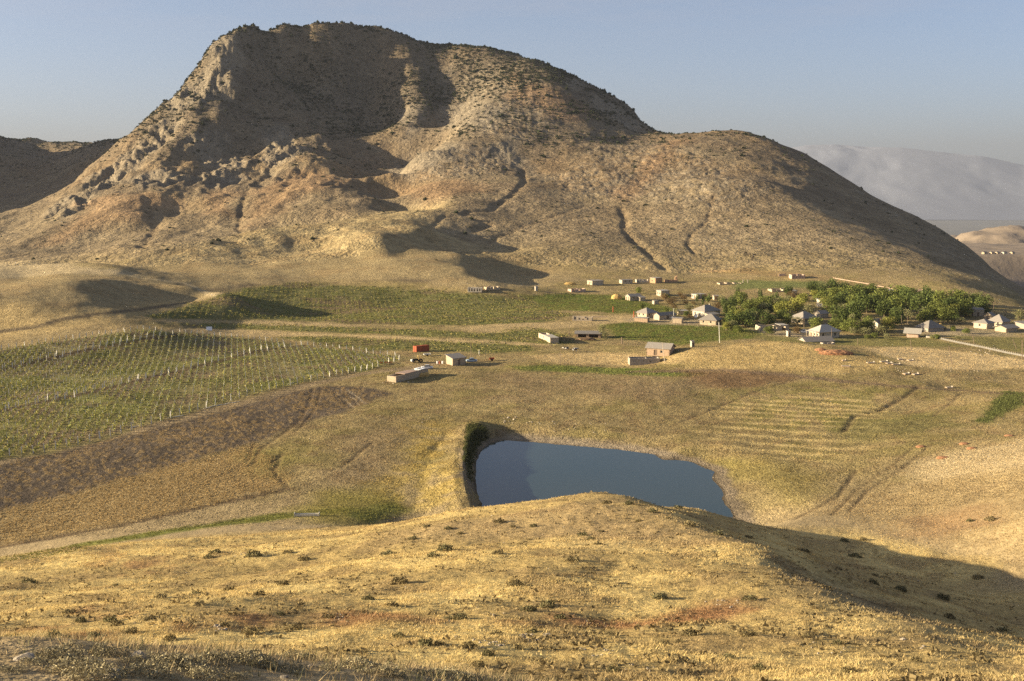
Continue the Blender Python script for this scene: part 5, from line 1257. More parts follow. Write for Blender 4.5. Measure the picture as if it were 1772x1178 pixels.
# dry grass of the near hill
wt = hm * np.clip(60 / dist, .2, 2) ** 1.6 * sstep(22, 34, dist) * (.10 + sstep(-.35, .45, ns) * sstep(-.5, .3, n3)) * nowater
P, c = sample(wt, 115000, GR)
d_ = np.hypot(P[:, 0], P[:, 1])
h = GR.uniform(.05, .16, len(P)) * (1 + d_ / 240); c = c * GR.uniform(.7, 1.25, (len(P), 1)) * np.array([.97, 1.0, 1.12])
stuff_mesh('dry_grass', *blades(P, h, .024 + d_ * 3.6e-4, np.clip(c, 0, .8), 4, GR, .8, .5), M_GRASS)
wt = hm * np.clip(70 / dist, .3, 2) ** 1.4 * sstep(24, 36, dist) * sstep(.0, .45, fbm(GX, GY, 9, 3, 55) + .4 * (1 - sstep(-.2, .3, ns))) * nowater
P, c = sample(wt, 5200, GR); P = np.repeat(P, 4, 0) + GR.normal(0, .13, (len(P) * 4, 3)) * np.array([1, 1, .25]); P[:, 2] += .05
stuff_mesh('low_scrub', *leaves(P, GR.uniform(.10, .28, len(P)), np.array((.23, .175, .085)) * GR.uniform(.5, 1.25, (len(P), 1)), GR, .5), M_GRASS)
# hillside across the ravine, valley tussocks
wt = np.clip(hs * (1 - hm), 0, 1) * nowater; P, c = sample(wt, 16000, GR)
stuff_mesh('dry_grass', *blades(P, GR.uniform(.08, .25, len(P)), np.full(len(P), .12), np.clip(c * GR.uniform(.75, 1.25, (len(P), 1)), 0, .8), 4, GR), M_GRASS)
wt = mid_w * (1 - plough) * (1 - vine_m) * (1 - sstep(420, 520, GY)) * nowater * (250 / dist) ** 1.5 * (.15 + sstep(-.2, .5, n3))
P, c = sample(wt, 62000, GR)
stuff_mesh('meadow_tussocks', *blades(P, GR.uniform(.12, .38, len(P)), np.full(len(P), .16), np.clip(c * GR.uniform(.78, 1.15, (len(P), 1)), 0, .8), 3, GR, .7, .5), M_GRASS)
P, c = sample(stub * nowater, 9000, GR)
stuff_mesh('stubble', *blades(P, GR.uniform(.12, .32, len(P)), np.full(len(P), .16), np.clip(np.array((.40, .285, .13)) * GR.uniform(.8, 1.25, (len(P), 1)), 0, .8), 4, GR, .6), M_GRASS)
P, c = sample(plough * sstep(.0, .35, fbm(GX, GY, 1.6, 2, 81) + .3 * n2), 7000, GR)
stuff_mesh('stubble', *blades(P, GR.uniform(.1, .25, len(P)), np.full(len(P), .16), np.clip(np.array((.36, .245, .11)) * GR.uniform(.7, 1.2, (len(P), 1)), 0, .8), 3, GR, .8), M_GRASS)
# grass at the viewer's feet
P, c = sample((1 - sstep(19, 26, dist)) * sstep(7, 9, dist), 17000, GR)
gc = np.where(GR.uniform(0, 1, (len(P), 1)) < .35, np.array((.19, .175, .085)), np.array((.44, .33, .175)))
stuff_mesh('dry_grass', *blades(P, GR.uniform(.03, .15, len(P)), np.full(len(P), .009), gc * GR.uniform(.8, 1.2, (len(P), 1)), 6, GR, .5, .4), M_GRASS)
# wet green patch, pond reeds
gw = np.maximum(area([(600, 890), (680, 870), (700, 882), (640, 905)], 2.5, 3, 5) * .7, .8 * strip([(-20, 975), (120, 948), (250, 926), (400, 904), (520, 890), (600, 882)], 2.2, 1.5))
P, c = sample(gw, 3200, GR)
stuff_mesh('green_rushes', *blades(P, GR.uniform(.1, .3, len(P)), np.full(len(P), .13), np.array((.21, .20, .055)) * GR.uniform(.5, 1.3, (len(P), 1)), 4, GR), M_GRASS)
P, c = sample(area([(808, 733), (832, 738), (848, 750), (826, 770), (816, 800), (810, 830), (803, 800), (804, 765)], .8) * np.where(np.isfinite(ds), sstep(.3, 1, ds), 0), 1500, GR)
stuff_mesh('bank_bushes', *blades(P, GR.uniform(.2, .6, len(P)), np.full(len(P), .18), np.array((.075, .08, .028)) * GR.uniform(.6, 1.4, (len(P), 1)), 4, GR), M_GRASS)
P, c = sample(area([(1690, 730), (1710, 705), (1740, 678), (1772, 682), (1765, 700), (1735, 715), (1710, 732)], 2), 1300, GR)
stuff_mesh('gully_bushes', *blades(P, GR.uniform(.2, .7, len(P)), np.full(len(P), .16), np.array((.11, .12, .038)) * GR.uniform(.6, 1.4, (len(P), 1)), 4, GR), M_GRASS)
# crops: rows of low leafy plants
wt = np.maximum.reduce([area(P_, 2.5, 3, 16) for P_ in (CROP_A, CROP_B, CROP_C, CROP_D)]) * (.25 + sstep(-.25, .3, fbm(GX, GY * 2.0, 9, 3, 78)))
P, c = sample(wt, 15000, GR)
t_ = P[:, 0] * .985 + P[:, 1] * .17; t_ = np.round(t_ / 2.6) * 2.6 - t_; P[:, 0] += t_ * .985; P[:, 1] += t_ * .17
P = np.repeat(P, 3, 0) + GR.normal(0, .55, (len(P) * 3, 3)) * np.array([1, 1, .15]); P[:, 2] += .10
lc = np.where(GR.uniform(0, 1, (len(P), 1)) < .25, np.array((.36, .28, .10)), np.array((.20, .195, .058))) * GR.uniform(.6, 1.3, (len(P), 1))
stuff_mesh('crop_plants', *leaves(P, GR.uniform(.3, .6, len(P)), lc, GR), M_GRASS)
wt = np.maximum.reduce([area(P_, 2, 2, 10) for P_ in (GREEN_A, GREEN_B, GREEN_C)]); P, c = sample(wt, 9000, GR)
stuff_mesh('green_crop', *blades(P, GR.uniform(.2, .5, len(P)), np.full(len(P), .3), np.clip(c * GR.uniform(.7, 1.3, (len(P), 1)), 0, .6), 3, GR), M_GRASS)

# ------------------------------------------------------------------ vineyard
vp = proj(VINES, True)
rd = np.array([-.245, .97]); rd /= np.linalg.norm(rd); rn = np.array([rd[1], -rd[0]])
HEAD = [proj(Q) for Q in ([(-40, 720), (0, 713), (150, 680), (300, 645), (450, 607), (540, 596)], [(-40, 648), (0, 641), (120, 612), (240, 588), (320, 576)])]
def cross(Q, o):
    """positions along a row (offset o) where it meets a headland line"""
    s = Q @ rn - o; out = []
    for i in range(len(Q) - 1):
        if s[i] * s[i + 1] < 0: f = s[i] / (s[i] - s[i + 1]); out.append(float((Q[i] + (Q[i + 1] - Q[i]) * f) @ rd))
    return out
posts, ends, vrow = [], [], []
o_ = vp @ rn
off = math.ceil(o_.min() / 2.3) * 2.3
while off < o_.max():
    ed = sorted(cross(np.vstack([vp, vp[:1]]), off))
    hd = sorted(x for Q in HEAD for x in cross(Q, off))
    for a, b in zip(ed[::2], ed[1::2]):
        cut = [a + 1] + [v for x in hd if a + 6 < x < b - 6 for v in (x - 2.2, x + 2.2)] + [b - 1]
        for s0, s1 in zip(cut[::2], cut[1::2]):
            if s1 - s0 < 8: continue
            n_ = max(2, round((s1 - s0) / 6.0))
            for k in range(n_ + 1):
                q = rn * off + rd * (s0 + (s1 - s0) * k / n_)
                (ends if k in (0, n_) else posts).append((q[0], q[1], 1 if k == 0 else -1))
            for s in np.arange(s0, s1, .85): vrow.append(rn * off + rd * (s + GR.uniform(-.3, .3)))
    off += 2.3
pm = MB().box(-.045, .045, -.045, .045, -.3, 1.75).mesh('vine_post', M['post_white'])
posts.sort(key=lambda q: q[0] ** 2 + q[1] ** 2)
rg = random.Random(4)
def put(o, x, y, lean=.05):
    o.location = (x, y, ground(x, y)); o.rotation_euler = (rg.gauss(0, lean), rg.gauss(0, lean), rg.uniform(0, .5)); s = rg.uniform(.88, 1.08); o.scale = (1, 1, s)
for x, y, _ in posts[:300]:
    o = link('vine_post', pm); put(o, x, y); tag(o, 'thin pale concrete post standing in a vine row of the big vineyard', 'vine post', 'posts along the vine rows')
V, F = [], []
for x, y, _ in posts[300:]:
    z = ground(x, y); l1, l2 = rg.gauss(0, .06), rg.gauss(0, .06); hh = rg.uniform(1.6, 2.0); n_ = len(V)
    for zz in (-.3, hh):
        for a, b in ((-.045, -.045), (.045, -.045), (.045, .045), (-.045, .045)): V.append((x + a + l1 * zz, y + b + l2 * zz, z + zz))
    F += [(n_ + i, n_ + (i + 1) % 4, n_ + 4 + (i + 1) % 4, n_ + 4 + i) for i in range(4)] + [(n_ + 4, n_ + 5, n_ + 6, n_ + 7)]
o = link('vine_posts_beyond', np_mesh('vine_posts_beyond', V, F), M['post_white']); tag(o, kind='stuff')
ep = MB().box(-.10, .10, -.10, .10, -.3, 2.1).mesh('post', M['post_white'])
br = MB().bar((0, .95, -.1), (0, .06, 1.8), .09, n=4).mesh('brace', M['post_white'])
ends.sort(key=lambda q: q[0] ** 2 + q[1] ** 2)
for x, y, sg in ends[:298]:
    r_ = empty('end_post', (x, y, ground(x, y)), math.atan2(rd[1], rd[0]) - PI / 2 + (0 if sg > 0 else PI) + rg.gauss(0, .15))
    tag(r_, 'stout braced concrete post at the end of a vine row', 'end post', 'braced end posts of the vine rows')
    link('post', ep, None, r_).rotation_euler = (rg.gauss(0, .05), rg.gauss(0, .05), 0); link('brace', br, None, r_)
vr = np.array(vrow); keep_ = fbm(vr[:, 0], vr[:, 1], 22, 2, 97) + GR.normal(0, .35, len(vr)) > -.35
vr = vr[keep_]; vz = np.array([ground(a, b) for a, b in vr])
P = np.repeat(np.column_stack([vr, vz + .45]), 5, 0) + GR.normal(0, .28, (len(vr) * 5, 3)) * np.array([1, 1, .9])
lc = np.where(GR.uniform(0, 1, (len(P), 1)) < .3, np.array((.34, .28, .09)), np.array((.21, .215, .06))) * GR.uniform(.6, 1.35, (len(P), 1))
stuff_mesh('vine_leaves', *leaves(P, GR.uniform(.3, .55, len(P)), lc, GR), M_GRASS)
# ------------------------------------------------------------------ trees
def crown_mesh(name, seed, n, lobes, base_c, leaf=.07, tall=1.0, var=.35):
    rng = np.random.default_rng(seed); Ps, cs = [], []
    L = []
    for k in range(lobes):
        a = rng.uniform(0, 2 * PI); rr = rng.uniform(.08, .30) if k else 0; L.append((math.cos(a) * rr, math.sin(a) * rr, rng.uniform(.20, .78) * tall, rng.uniform(.20, .30)))
    tint = rng.uniform(.75, 1.3, lobes)
    for (x, y, z, r_), tt in zip(L, tint):
        m_ = n // lobes; d = unit(rng.normal(size=(m_, 3))); rad = r_ * (.35 + .65 * rng.uniform(0, 1, (m_, 1)) ** .35) * (1 + .18 * np.sin(d[:, :1] * 9 + seed) * np.cos(d[:, 1:2] * 8))
        Ps.append(np.array([x, y, z]) + d * rad * np.array([1.05, 1.05, .95 * (tall if tall > 1 else 1)])); cs.append(np.array(base_c) * tt * rng.uniform(1 - var, 1 + var, (m_, 1)) * np.array([1, 1, 1]))
    P, c = np.vstack(Ps), np.vstack(cs)
    P[:, 2] = np.maximum(P[:, 2], .08 + rng.uniform(0, .05, len(P)))
    V, F, cc = leaves(P, rng.uniform(.7, 1.4, len(P)) * leaf, np.clip(c, .005, .6), rng, .75)
    me = np_mesh(name, V, F); soil_attr(me, cc); me.materials.append(M_LEAF); return me, L
def trunk_mesh(L, seed):
    mb = MB(); rg = random.Random(seed); mb.bar((0, 0, -.04), (0, 0, .30), .030, .022, 7)
    for x, y, z, r_ in L[:6]: mb.bar((0, 0, rg.uniform(.18, .29)), (x * .8, y * .8, z * .9), .015, .005, 5)
    return mb.mesh('trunk', M['wood'])
KINDS_T = {'dark': ((.10, .125, .034), 'dark green', 'round'), 'green': ((.165, .185, .045), 'mid green', 'round'), 'yellow': ((.25, .245, .055), 'yellow green', 'rounded'),
           'olive': ((.20, .19, .085), 'grey olive', 'loose'), 'russet': ((.16, .105, .045), 'russet brown', 'loose'), 'poplar': ((.12, .145, .045), 'slender green', 'upright')}
PROTO = {}
for k, (nm, (c_, _, _)) in enumerate(KINDS_T.items()):
    for v in range(2):
        if nm == 'poplar': me, L = crown_mesh('crown', 60 + v, 420, 6, c_, .075, 1.0); 
        else: me, L = crown_mesh('crown', 40 + 7 * k + v, 1700 if nm not in ('olive', 'russet') else 950, 11, c_, .046)
        PROTO[nm, v] = (me, trunk_mesh(L, k))
LANDM = [('the bright roofed upper shed', 1534, 503), ('the pale house with thin roof', 1425, 523), ('the hipped house with dark front', 1391, 548), ('the long pale roofless house', 1336, 566), ('the porch house', 1426, 572), ('the white ended house', 1520, 556),
         ('the pink roadside ruin', 1584, 503), ('the big white house', 1222, 535), ('the bright walled hipped house', 1229, 552), ('the big grey hipped barn', 1609, 556), ('the tall bare poles', 1582, 552), ('the yellow haystack', 1674, 535), ('the wide crumbled ruin', 1350, 500),
         ('the white fronted house', 1210, 511), ('the flat two level house', 1147, 506), ('the pyramid roofed house', 1728, 550), ('the flat roofed stable', 1018, 577), ('the pale blue hut', 1373, 505)]
def number(objs):
    """objects that came out with the same label, in order from the left: first from left, second from left ..."""
    by = {}
    for o in objs: by.setdefault(o['label'], []).append(o)
    for lb, os_ in by.items():
        if len(os_) > 1:
            os_.sort(key=lambda o: o.location.x / o.location.y)
            for k, o in enumerate(os_): o['label'] = lb + ', ' + (NTH[k] if k < len(NTH) else 'rightmost') + ' from left'
NTH = 'first second third fourth fifth sixth seventh eighth ninth tenth eleventh twelfth'.split()
TALL, BUSHES = [], []
def relation(px, py, land):
    nm, x, y = min(land, key=lambda t_: math.hypot(t_[1] - px, 1.8 * (t_[2] - py)))
    dx, dy = px - x, py - y
    return ('left of ' if dx < 0 else 'right of ') + nm if abs(dx) > 1.6 * abs(dy) else ('before ' if dy > 0 else 'behind ') + nm
TREES = []
def tr(kind_, *rows):
    for px, py, w_, h_ in rows: TREES.append((kind_, px, py, w_, h_))
tr('dark', (1404, 508, 28, 22), (1440, 507, 30, 24), (1460, 509, 26, 22), (1424, 512, 26, 20), (1485, 511, 24, 20), (1505, 512, 26, 22), (1460, 534, 34, 30), (1500, 541, 40, 36), (1482, 560, 42, 40), (1455, 565, 38, 36), (1590, 548, 46, 46), (1568, 540, 40, 42), (1605, 530, 30, 34), (1640, 545, 34, 32), (1700, 543, 32, 32), (1675, 535, 30, 28), (1690, 528, 26, 22),
   (1310, 556, 28, 24), (1330, 563, 30, 22), (1290, 566, 36, 30), (1270, 566, 30, 26), (1258, 548, 26, 28), (1355, 555, 24, 20), (1362, 512, 22, 18), (1265, 535, 22, 24), (1530, 552, 38, 36), (1548, 562, 34, 32))
tr('green', (1420, 524, 28, 22), (1445, 522, 32, 26), (1475, 524, 34, 28), (1500, 522, 34, 28), (1530, 526, 36, 30), (1555, 522, 34, 30), (1520, 538, 38, 34), (1545, 545, 40, 36), (1480, 540, 36, 30), (1440, 546, 34, 32), (1625, 535, 36, 34), (1655, 530, 34, 30), (1665, 548, 36, 30), (1620, 552, 32, 28), (1640, 558, 34, 26),
   (1470, 575, 36, 26), (1500, 574, 30, 28), (1445, 572, 30, 22), (1410, 570, 26, 20), (1315, 540, 26, 26), (1330, 535, 24, 24), (1295, 545, 28, 26), (1282, 530, 24, 24), (1270, 552, 26, 24), (1104, 508, 12, 11), (1110, 535, 14, 12), (1575, 525, 30, 26), (1330, 578, 22, 14), (1600, 560, 30, 26))
tr('yellow', (1379, 540, 32, 26), (1352, 551, 32, 28), (1390, 528, 26, 20), (1510, 532, 30, 24), (1560, 534, 28, 22), (1645, 550, 30, 24), (1280, 560, 26, 24), (1430, 535, 26, 22), (1465, 548, 26, 22), (1625, 544, 24, 20), (1535, 572, 30, 24))
tr('olive', (1300, 558, 24, 20), (1320, 545, 22, 20), (1345, 536, 24, 20), (1366, 530, 22, 18), (1400, 545, 22, 18), (1472, 568, 16, 26), (1432, 580, 24, 14), (1380, 563, 26, 16), (1495, 580, 24, 14), (1250, 528, 20, 18), (1168, 548, 20, 14), (1192, 540, 22, 14), (1040, 584, 16, 22), (1048, 588, 14, 14), (1526, 580, 26, 16), (1660, 560, 24, 12), (1762, 555, 20, 18))
tr('russet', (1373, 521, 24, 18), (1379, 576, 18, 12), (1242, 540, 16, 18), (1150, 521, 18, 14), (1162, 527, 22, 14), (1535, 568, 26, 18))
tr('poplar', (1316, 528, 9, 26), (1342, 534, 9, 26), (1348, 535, 8, 24), (1275, 522, 8, 22), (1206, 528, 8, 18), (1216, 528, 8, 20), (1225, 524, 7, 18), (1336, 532, 8, 22), (1285, 535, 8, 22), (1302, 535, 8, 22), (1360, 537, 8, 18))
rg = random.Random(8)
HOUSES = [(1222, 538), (1229, 553), (1391, 548), (1336, 566), (1426, 575), (1520, 558), (1580, 575), (1609, 562), (1691, 535), (1702, 556), (1728, 550), (1425, 524), (1534, 504), (1560, 507), (1584, 503), (1421, 543), (1412, 586), (1391, 574), (1232, 546), (1741, 567), (1350, 500), (1373, 506), (1364, 580), (1445, 585), (1712, 545)]
def fill(x0, x1, y0, y1, n, kinds, w0, w1):
    k = 0
    while k < n:
        px, py = rg.uniform(x0, x1), rg.uniform(y0, y1); w_ = rg.uniform(w0, w1)
        if any(abs(px - a) < 16 + w_ * .4 and -8 < py - b < 22 for a, b in HOUSES): continue
        tr(rg.choice(kinds), (px, py, w_, w_ * rg.uniform(.6, .85))); k += 1
fill(1245, 1375, 528, 575, 26, ['green', 'olive', 'yellow', 'dark', 'olive'], 15, 26); fill(1400, 1610, 512, 580, 30, ['green', 'yellow', 'olive', 'dark'], 16, 28)
fill(1610, 1715, 528, 556, 10, ['green', 'yellow', 'dark'], 16, 26); fill(1130, 1245, 512, 552, 14, ['olive', 'green', 'russet'], 8, 14); fill(1480, 1680, 570, 588, 12, ['olive', 'green', 'yellow'], 8, 15)
for kind_, px, py, w_, h_ in sorted(TREES, key=lambda t_: t_[1]):
    p = at(px, py); s = p.y / FPX; me, tk = PROTO[kind_, rg.randrange(2)]
    _, cn, sh = KINDS_T[kind_]
    size = 'big' if w_ * h_ > 1150 else 'small' if w_ * h_ < 420 else 'middling'
    lb = f'{size} {cn} {sh} tree {relation(px, py - h_ * .4, LANDM)}'
    r_ = empty({'poplar': 'poplar_tree'}.get(kind_, 'leafy_tree'), (p.x, p.y, ground(p.x, p.y) - .1), rg.uniform(0, 6.28)); tag(r_, lb, 'tree', 'trees of the village grove')
    TALL.append(r_)
    r_.scale = (w_ * s * 1.12, w_ * s * 1.12, h_ * s * 1.12)
    link('trunk', tk, None, r_); link('crown', me, None, r_)
number(TALL)
# ------------------------------------------------------------------ shrubs of the mountain
def shrub_mesh(name, seed, n, c_, leaf, flat=.8, twig=False):
    rng = np.random.default_rng(seed); d = unit(rng.normal(size=(n, 3))); d[:, 2] = np.abs(d[:, 2])
    P = d * (.45 + .55 * rng.uniform(0, 1, (n, 1)) ** .5) * (1 + .25 * np.sin(4 * d[:, :1] + seed) * np.cos(5 * d[:, 1:2])) * np.array([1, 1, flat])
    V, F, cc = leaves(P, rng.uniform(.6, 1.4, n) * leaf, np.array(c_) * rng.uniform(.55, 1.5, (n, 1)), rng, .35 if twig else .8, .6 if twig else 0)
    return V, F, cc
JUN = []
for k in range(4):
    V, F, cc = shrub_mesh('juniper_shrub', 70 + k, 46, (.040, .046, .024), .6, .9)
    me = np_mesh('juniper_shrub', V, F); soil_attr(me, cc); me.materials.append(M_SHRUB); JUN.append((me, V, F, cc))
summit = sstep(60, 200, GZ)
right_hill = sstep(60, 260, GX) * sstep(800, 1000, GY)
dens = far_w * (.03 + .97 * summit ** 1.3 * (1 - .72 * right_hill)) * (.25 + sstep(-.25, .35, fbm(GX, GY, 130, 3, 98))) * (1 - .75 * rocky) * sstep(8, 30, GZ)
P, c = sample(dens, 10500, GR)
rad = GR.uniform(.9, 2.3, len(P)) * np.where(GR.uniform(0, 1, len(P)) < .12, 1.5, 1) * (.65 + .35 * sstep(40, 180, P[:, 2]))
# trees standing on the skyline of the summit
def sky_pt(px, py):
    p = raycast(px, py)
    for k in range(60):
        if p is not None: return p
        py += 1; p = raycast(px, py)
    return p
SK = []
for q in dense([(345, 112), (370, 80), (400, 60), (430, 44), (460, 38), (490, 31), (520, 36), (585, 38), (660, 58), (750, 89), (830, 89), (910, 103), (985, 131), (1040, 159), (1110, 208)], False, 8):
    if rg.random() < .62:
        p = sky_pt(q[0] + rg.uniform(-3, 3), q[1] - 12)
        if p is not None: SK.append((p.x, p.y, p.z, rg.uniform(1.8, 3.2)))
def shrub(x, y, z, r_, label, group, hgt=1.0, protos=JUN, name='juniper_shrub', cat='shrub'):
    o = link(name, rg.choice(protos)[0]); o.location = (x, y, z - .15 * r_); o.scale = (r_, r_, r_ * hgt * rg.uniform(.75, 1.15)); o.rotation_euler = (0, 0, rg.uniform(0, 6.28)); tag(o, label, cat, group); return o
for x, y, z, r_ in SK: shrub(x, y, z, r_, 'small dark juniper standing against the sky on the summit ridge', 'junipers along the skyline', 1.25)
o_ = np.argsort(-(rad / P[:, 1])); nb = 300 - len(SK)
for i in o_[:nb]: shrub(*P[i], rad[i], 'dark round juniper shrub dotted on the mountain slope', 'shrubs dotted over the mountain')
Vs, Fs, Cs, nV = [], [], [], 0
for i in o_[nb:]:
    _, V, F, cc = JUN[i % 4]; sel = 14
    a = GR.uniform(0, 2 * PI); ca, sa = math.cos(a), math.sin(a)
    v = V[:sel * 4].copy(); v = np.stack([v[:, 0] * ca - v[:, 1] * sa, v[:, 0] * sa + v[:, 1] * ca, v[:, 2]], 1) * rad[i] * 1.1
    Vs.append(v + P[i] - np.array([0, 0, .15 * rad[i]])); Fs.append(F[:sel] + nV); Cs.append(cc[:sel * 4] * GR.uniform(.7, 1.3)); nV += len(v)
stuff_mesh('mountain_shrubs', np.vstack(Vs), np.vstack(Fs), np.vstack(Cs), M_SHRUB)
# ------------------------------------------------------------------ bushes and rocks of the near slope
BU = []
for k in range(4):
    V, F, cc = shrub_mesh('thorn_bush', 80 + k, 320, (.17, .135, .065) if k % 2 else (.14, .125, .06), .24, .8, True)
    me = np_mesh('thorn_bush', V, F); soil_attr(me, cc); me.materials.append(M_SHRUB); BU.append((me,))
bush_px = [(x / 2.465, 700 + y / 2.465, 1) for x, y in ((120, 760), (490, 775), (920, 632), (890, 655), (1295, 662), (1205, 770), (975, 790), (835, 810), (1105, 815), (290, 890), (345, 925), (470, 925), (230, 990), (400, 988), (560, 975), (725, 1003), (640, 918), (850, 855), (1195, 895), (1260, 960), (1070, 975), (960, 945), (1410, 912), (1230, 633), (560, 1038), (1080, 645), (500, 944), (680, 824))]
bush_px += [(600 + x / 2.953, 840 + y / 2.953, 1) for x, y in ((410, 213), (340, 273), (580, 248), (520, 222), (780, 188), (955, 210), (850, 214), (1205, 256), (1250, 277), (1285, 301), (1295, 238), (770, 348), (440, 363), (500, 334), (215, 355), (1155, 384), (865, 512), (110, 582), (235, 615), (270, 498), (1025, 620), (930, 640), (1090, 678), (580, 680), (520, 685), (265, 772), (400, 815), (470, 815), (765, 762), (625, 826), (720, 866), (880, 835), (950, 750), (1180, 810), (1350, 762), (1620, 812), (1700, 800), (1020, 785), (1600, 575), (670, 925), (1360, 948), (1760, 765), (1490, 185), (1750, 205), (1330, 92), (1440, 96), (1560, 136), (1640, 170), (1690, 116))]
bush_px += [(1172 + x / 2.112, 620 + y / 2.112, 1) for x, y in ((260, 656), (460, 707), (610, 669), (680, 664), (650, 726), (590, 772), (720, 794), (815, 848), (715, 822), (970, 879), (1190, 1000), (1070, 595), (1150, 590), (300, 1137), (630, 1146), (1100, 1090), (950, 1170), (190, 1094), (480, 1020), (590, 1045), (870, 1110), (265, 1014), (265, 884), (150, 644), (995, 949), (1100, 804))]
NEARL = [('the grassy crest before the pond', 1040, 858), ('the pale boulders in mid slope', 930, 1105), ('the bare red earth patch', 1060, 1075), ('the shaded ravine', 1600, 980), ('the shaded brown flank', 1470, 1020), ('the fold in the left slope', 400, 1030), ('the left rock pile', 385, 1090), ('the near grassy ridge', 300, 1135), ('the upper left hollow', 430, 965), ('the right hillside', 1700, 880), ('the lower right corner', 1700, 1150), ('the middle of the golden slope', 860, 980), ('the pond dam', 700, 900)]
for px, py, f_ in sorted(bush_px):
    p = at(px, py); s = p.y / FPX
    if p.y < 30: continue
    w_ = rg.uniform(9, 17) * (1.0 if py > 950 else .7)
    if px < 240 and py > 900: w_ *= .9
    if 1380 < px and 900 < py < 1080: w_ *= .8
    big = 'broad' if w_ > 11 else 'small'
    lb = f'{big} dark thorn bush {relation(px, py, NEARL)}'
    BUSHES.append(shrub(p.x, p.y, p.z, max(.3, w_ * s), lb, 'thorn bushes on the near slope', 1.0, BU, 'thorn_bush', 'bush'))
number(BUSHES)
near_px = [(x / 2.465, 700 + y / 2.465) for x, y in ((130, 1095), (250, 1075), (440, 1058), (310, 1130), (700, 1105), (760, 1120), (900, 1092), (1050, 1095), (1110, 1112), (1270, 1075), (400, 1160), (620, 1145), (860, 1160), (1000, 1160), (40, 1130), (1400, 1120), (560, 1090), (1200, 1130))] + [(600 + x / 2.953, 840 + y / 2.953) for x, y in ((50, 925), (300, 952), (420, 962), (640, 985), (180, 960), (540, 980))]
NB = []
for k in range(3):
    V, F, cc = shrub_mesh('grey_herb', 90 + k, 1300, (.30, .255, .15), .09, .5, True)
    me = np_mesh('grey_herb', V, F); soil_attr(me, cc); me.materials.append(M_SHRUB); NB.append((me,))
for k, (px, py) in enumerate(sorted(near_px)):
    p = at(px, py + 4)
    if p.y > 24:
        p = at(px, py + 30)
        if p.y > 24: continue
    shrub(p.x, p.y, p.z, rg.uniform(.10, .26), 'grey olive herb tuft on the grassy ridge at the bottom left', 'herb tufts on the near ridge', .9, NB, 'grey_herb', 'herb')
RK = []
for k in range(5):
    bm = bmesh.new(); bmesh.ops.create_icosphere(bm, subdivisions=2, radius=1); rr = random.Random(k + 20)
    ax = [Vector((rr.gauss(0, 1), rr.gauss(0, 1), rr.gauss(0, 1))).normalized() for _ in range(9)]; cut = [rr.uniform(.55, .85) for _ in ax]
    for v in bm.verts:
        for a, c_ in zip(ax, cut):
            d = v.co.dot(a)
            if d > c_: v.co -= a * (d - c_)
        v.co *= rr.uniform(.96, 1.04); v.co.z *= .7
    me = bpy.data.meshes.new('rock'); bm.to_mesh(me); bm.free(); me.materials.append(M['rock']); RK.append(me)
def rock(x, y, z, r_, label, group):
    o = link('rock', rg.choice(RK)); o.location = (x, y, z + .12 * r_); o.scale = (r_ * rg.uniform(.8, 1.3), r_ * rg.uniform(.7, 1.1), r_ * rg.uniform(.6, 1.0)); o.rotation_euler = (rg.uniform(-.3, .3), rg.uniform(-.3, .3), rg.uniform(0, 6.28)); tag(o, label, 'rock', group)
for px, py, r_, lb in ((241, 1134, .065, 'pale boulder on the grassy ridge, rightmost of the ridge boulders'), (193, 1168, .075, 'pale boulder at the bottom edge of the picture'), (41, 1139, .075, 'pale boulder at the far left of the grassy ridge'), (492, 1170, .045, 'small pale stone at the bottom edge, alone in herbs'), (537, 1150, .04, 'small grey stone on the middle of the grassy ridge')):
    p = at(px, py + 3)
    if p.y > 24: p = at(px, py + 18)
    rock(p.x, p.y, p.z, r_, lb, None)
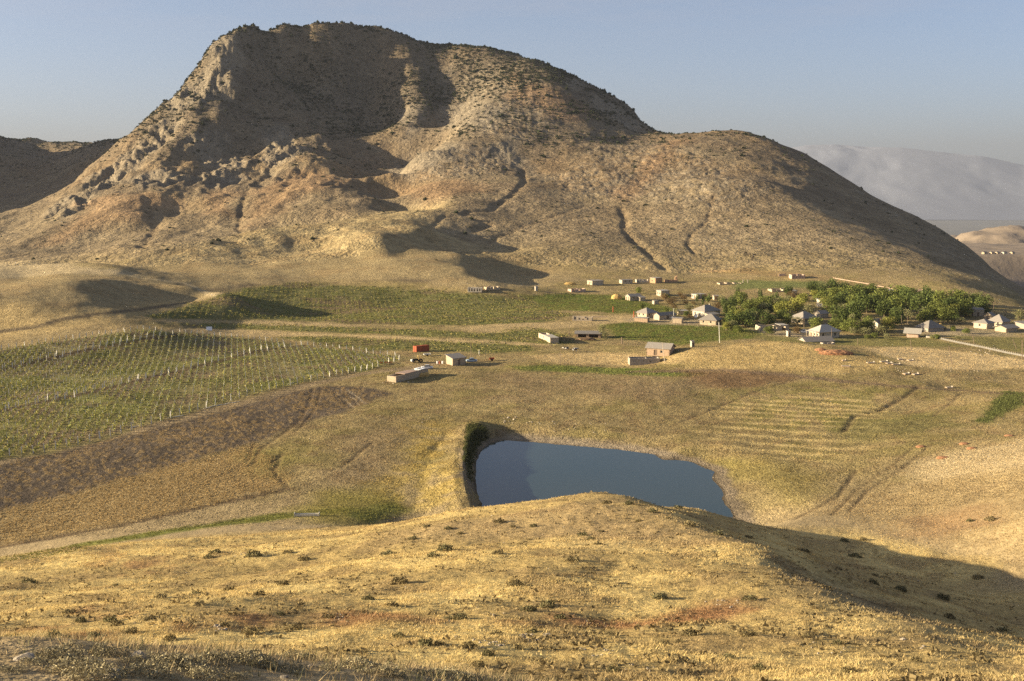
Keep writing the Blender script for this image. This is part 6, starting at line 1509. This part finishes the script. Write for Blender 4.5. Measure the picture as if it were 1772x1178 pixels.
for cx, cy, rx, ry, n_, s0, s1, lb in ((380, 1086, 14, 8, 9, 5, 11, 'pale block of the rock pile on the left slope'), (255, 1073, 28, 10, 14, 2, 5, 'small stone scattered below the fold of the left slope'), (420, 962, 14, 5, 8, 3, 6, 'stone of the outcrop in the upper left hollow'), (330, 1068, 22, 5, 8, 2, 5, 'small stone on the bare red soil of the left slope'),
        (585, 1068, 24, 10, 12, 2, 6, 'stone on the red soil left of mid slope'), (930, 1102, 30, 7, 14, 5, 13, 'big pale rock of the outcrop in mid slope'), (845, 1113, 34, 8, 14, 4, 9, 'pale rock of the outcrop left of the biggest one'), (862, 1063, 16, 5, 7, 4, 9, 'pale rock of the small ledge above the outcrop'), (775, 1105, 16, 8, 7, 3, 7, 'rock at the left end of the outcrop'),
        (775, 1073, 12, 4, 5, 3, 6, 'rock beside the dark bushes of mid slope'), (1025, 1128, 40, 8, 12, 3, 8, 'rock in the grass below the red earth patch'), (1090, 1158, 45, 8, 10, 3, 8, 'low rock near the bottom edge right of centre'), (1040, 1075, 60, 12, 14, 2, 4, 'small stone on the red earth patch'), (1250, 1042, 38, 10, 14, 3, 7, 'stone on the brown bare rise at the right'),
        (1420, 1122, 50, 12, 10, 3, 8, 'stone in the grass at the lower right'), (1565, 1106, 6, 3, 2, 8, 11, 'pale boulder on the lower right crest'), (1597, 1121, 5, 3, 2, 6, 9, 'boulder just right of the pale boulder'), (1690, 1140, 40, 12, 6, 3, 7, 'stone near the lower right corner'), (900, 930, 180, 40, 20, 1.5, 4, 'small pale stone on the smooth upper slope'),
        (1000, 1010, 300, 60, 24, 1.5, 4, 'small stone in the dry golden grass'), (300, 1000, 240, 50, 16, 1.5, 4, 'small stone on the left golden slope'), (1620, 960, 110, 50, 8, 2, 5, 'dark stone in the shaded ravine'),
        (885, 727, 18, 6, 12, 3, 6, 'pale stone above the upper left corner of the pond'), (940, 732, 30, 4, 10, 2, 5, 'stone of the row above the pond'), (1000, 740, 60, 12, 10, 1.5, 4, 'small stone on the meadow above the pond'), (695, 662, 34, 3, 12, 2, 4, 'stone at the foot of the long barn'),
        (1560, 634, 50, 10, 14, 2, 5, 'small pale stone on the grave mound'), (1710, 608, 30, 8, 12, 3, 6, 'stone of the rubble beside the diagonal fence'), (1660, 640, 40, 6, 9, 2, 4, 'pale stone at the right foot of the mound'), (700, 725, 60, 12, 12, 2, 4, 'stone on the rough ground left of the dam'), (1220, 835, 20, 30, 8, 1.5, 4, 'stone on the right shore of the pond')):
    for k in range(n_):
        a, q = rg.uniform(0, 2 * PI), math.sqrt(rg.random()); px, py = cx + math.cos(a) * q * rx, cy + math.sin(a) * q * ry
        p = at(px, py); rock(p.x, p.y, ground(p.x, p.y), max(.05, rg.uniform(s0, s1) * .5 * p.y / FPX), lb, 'stones: ' + lb)
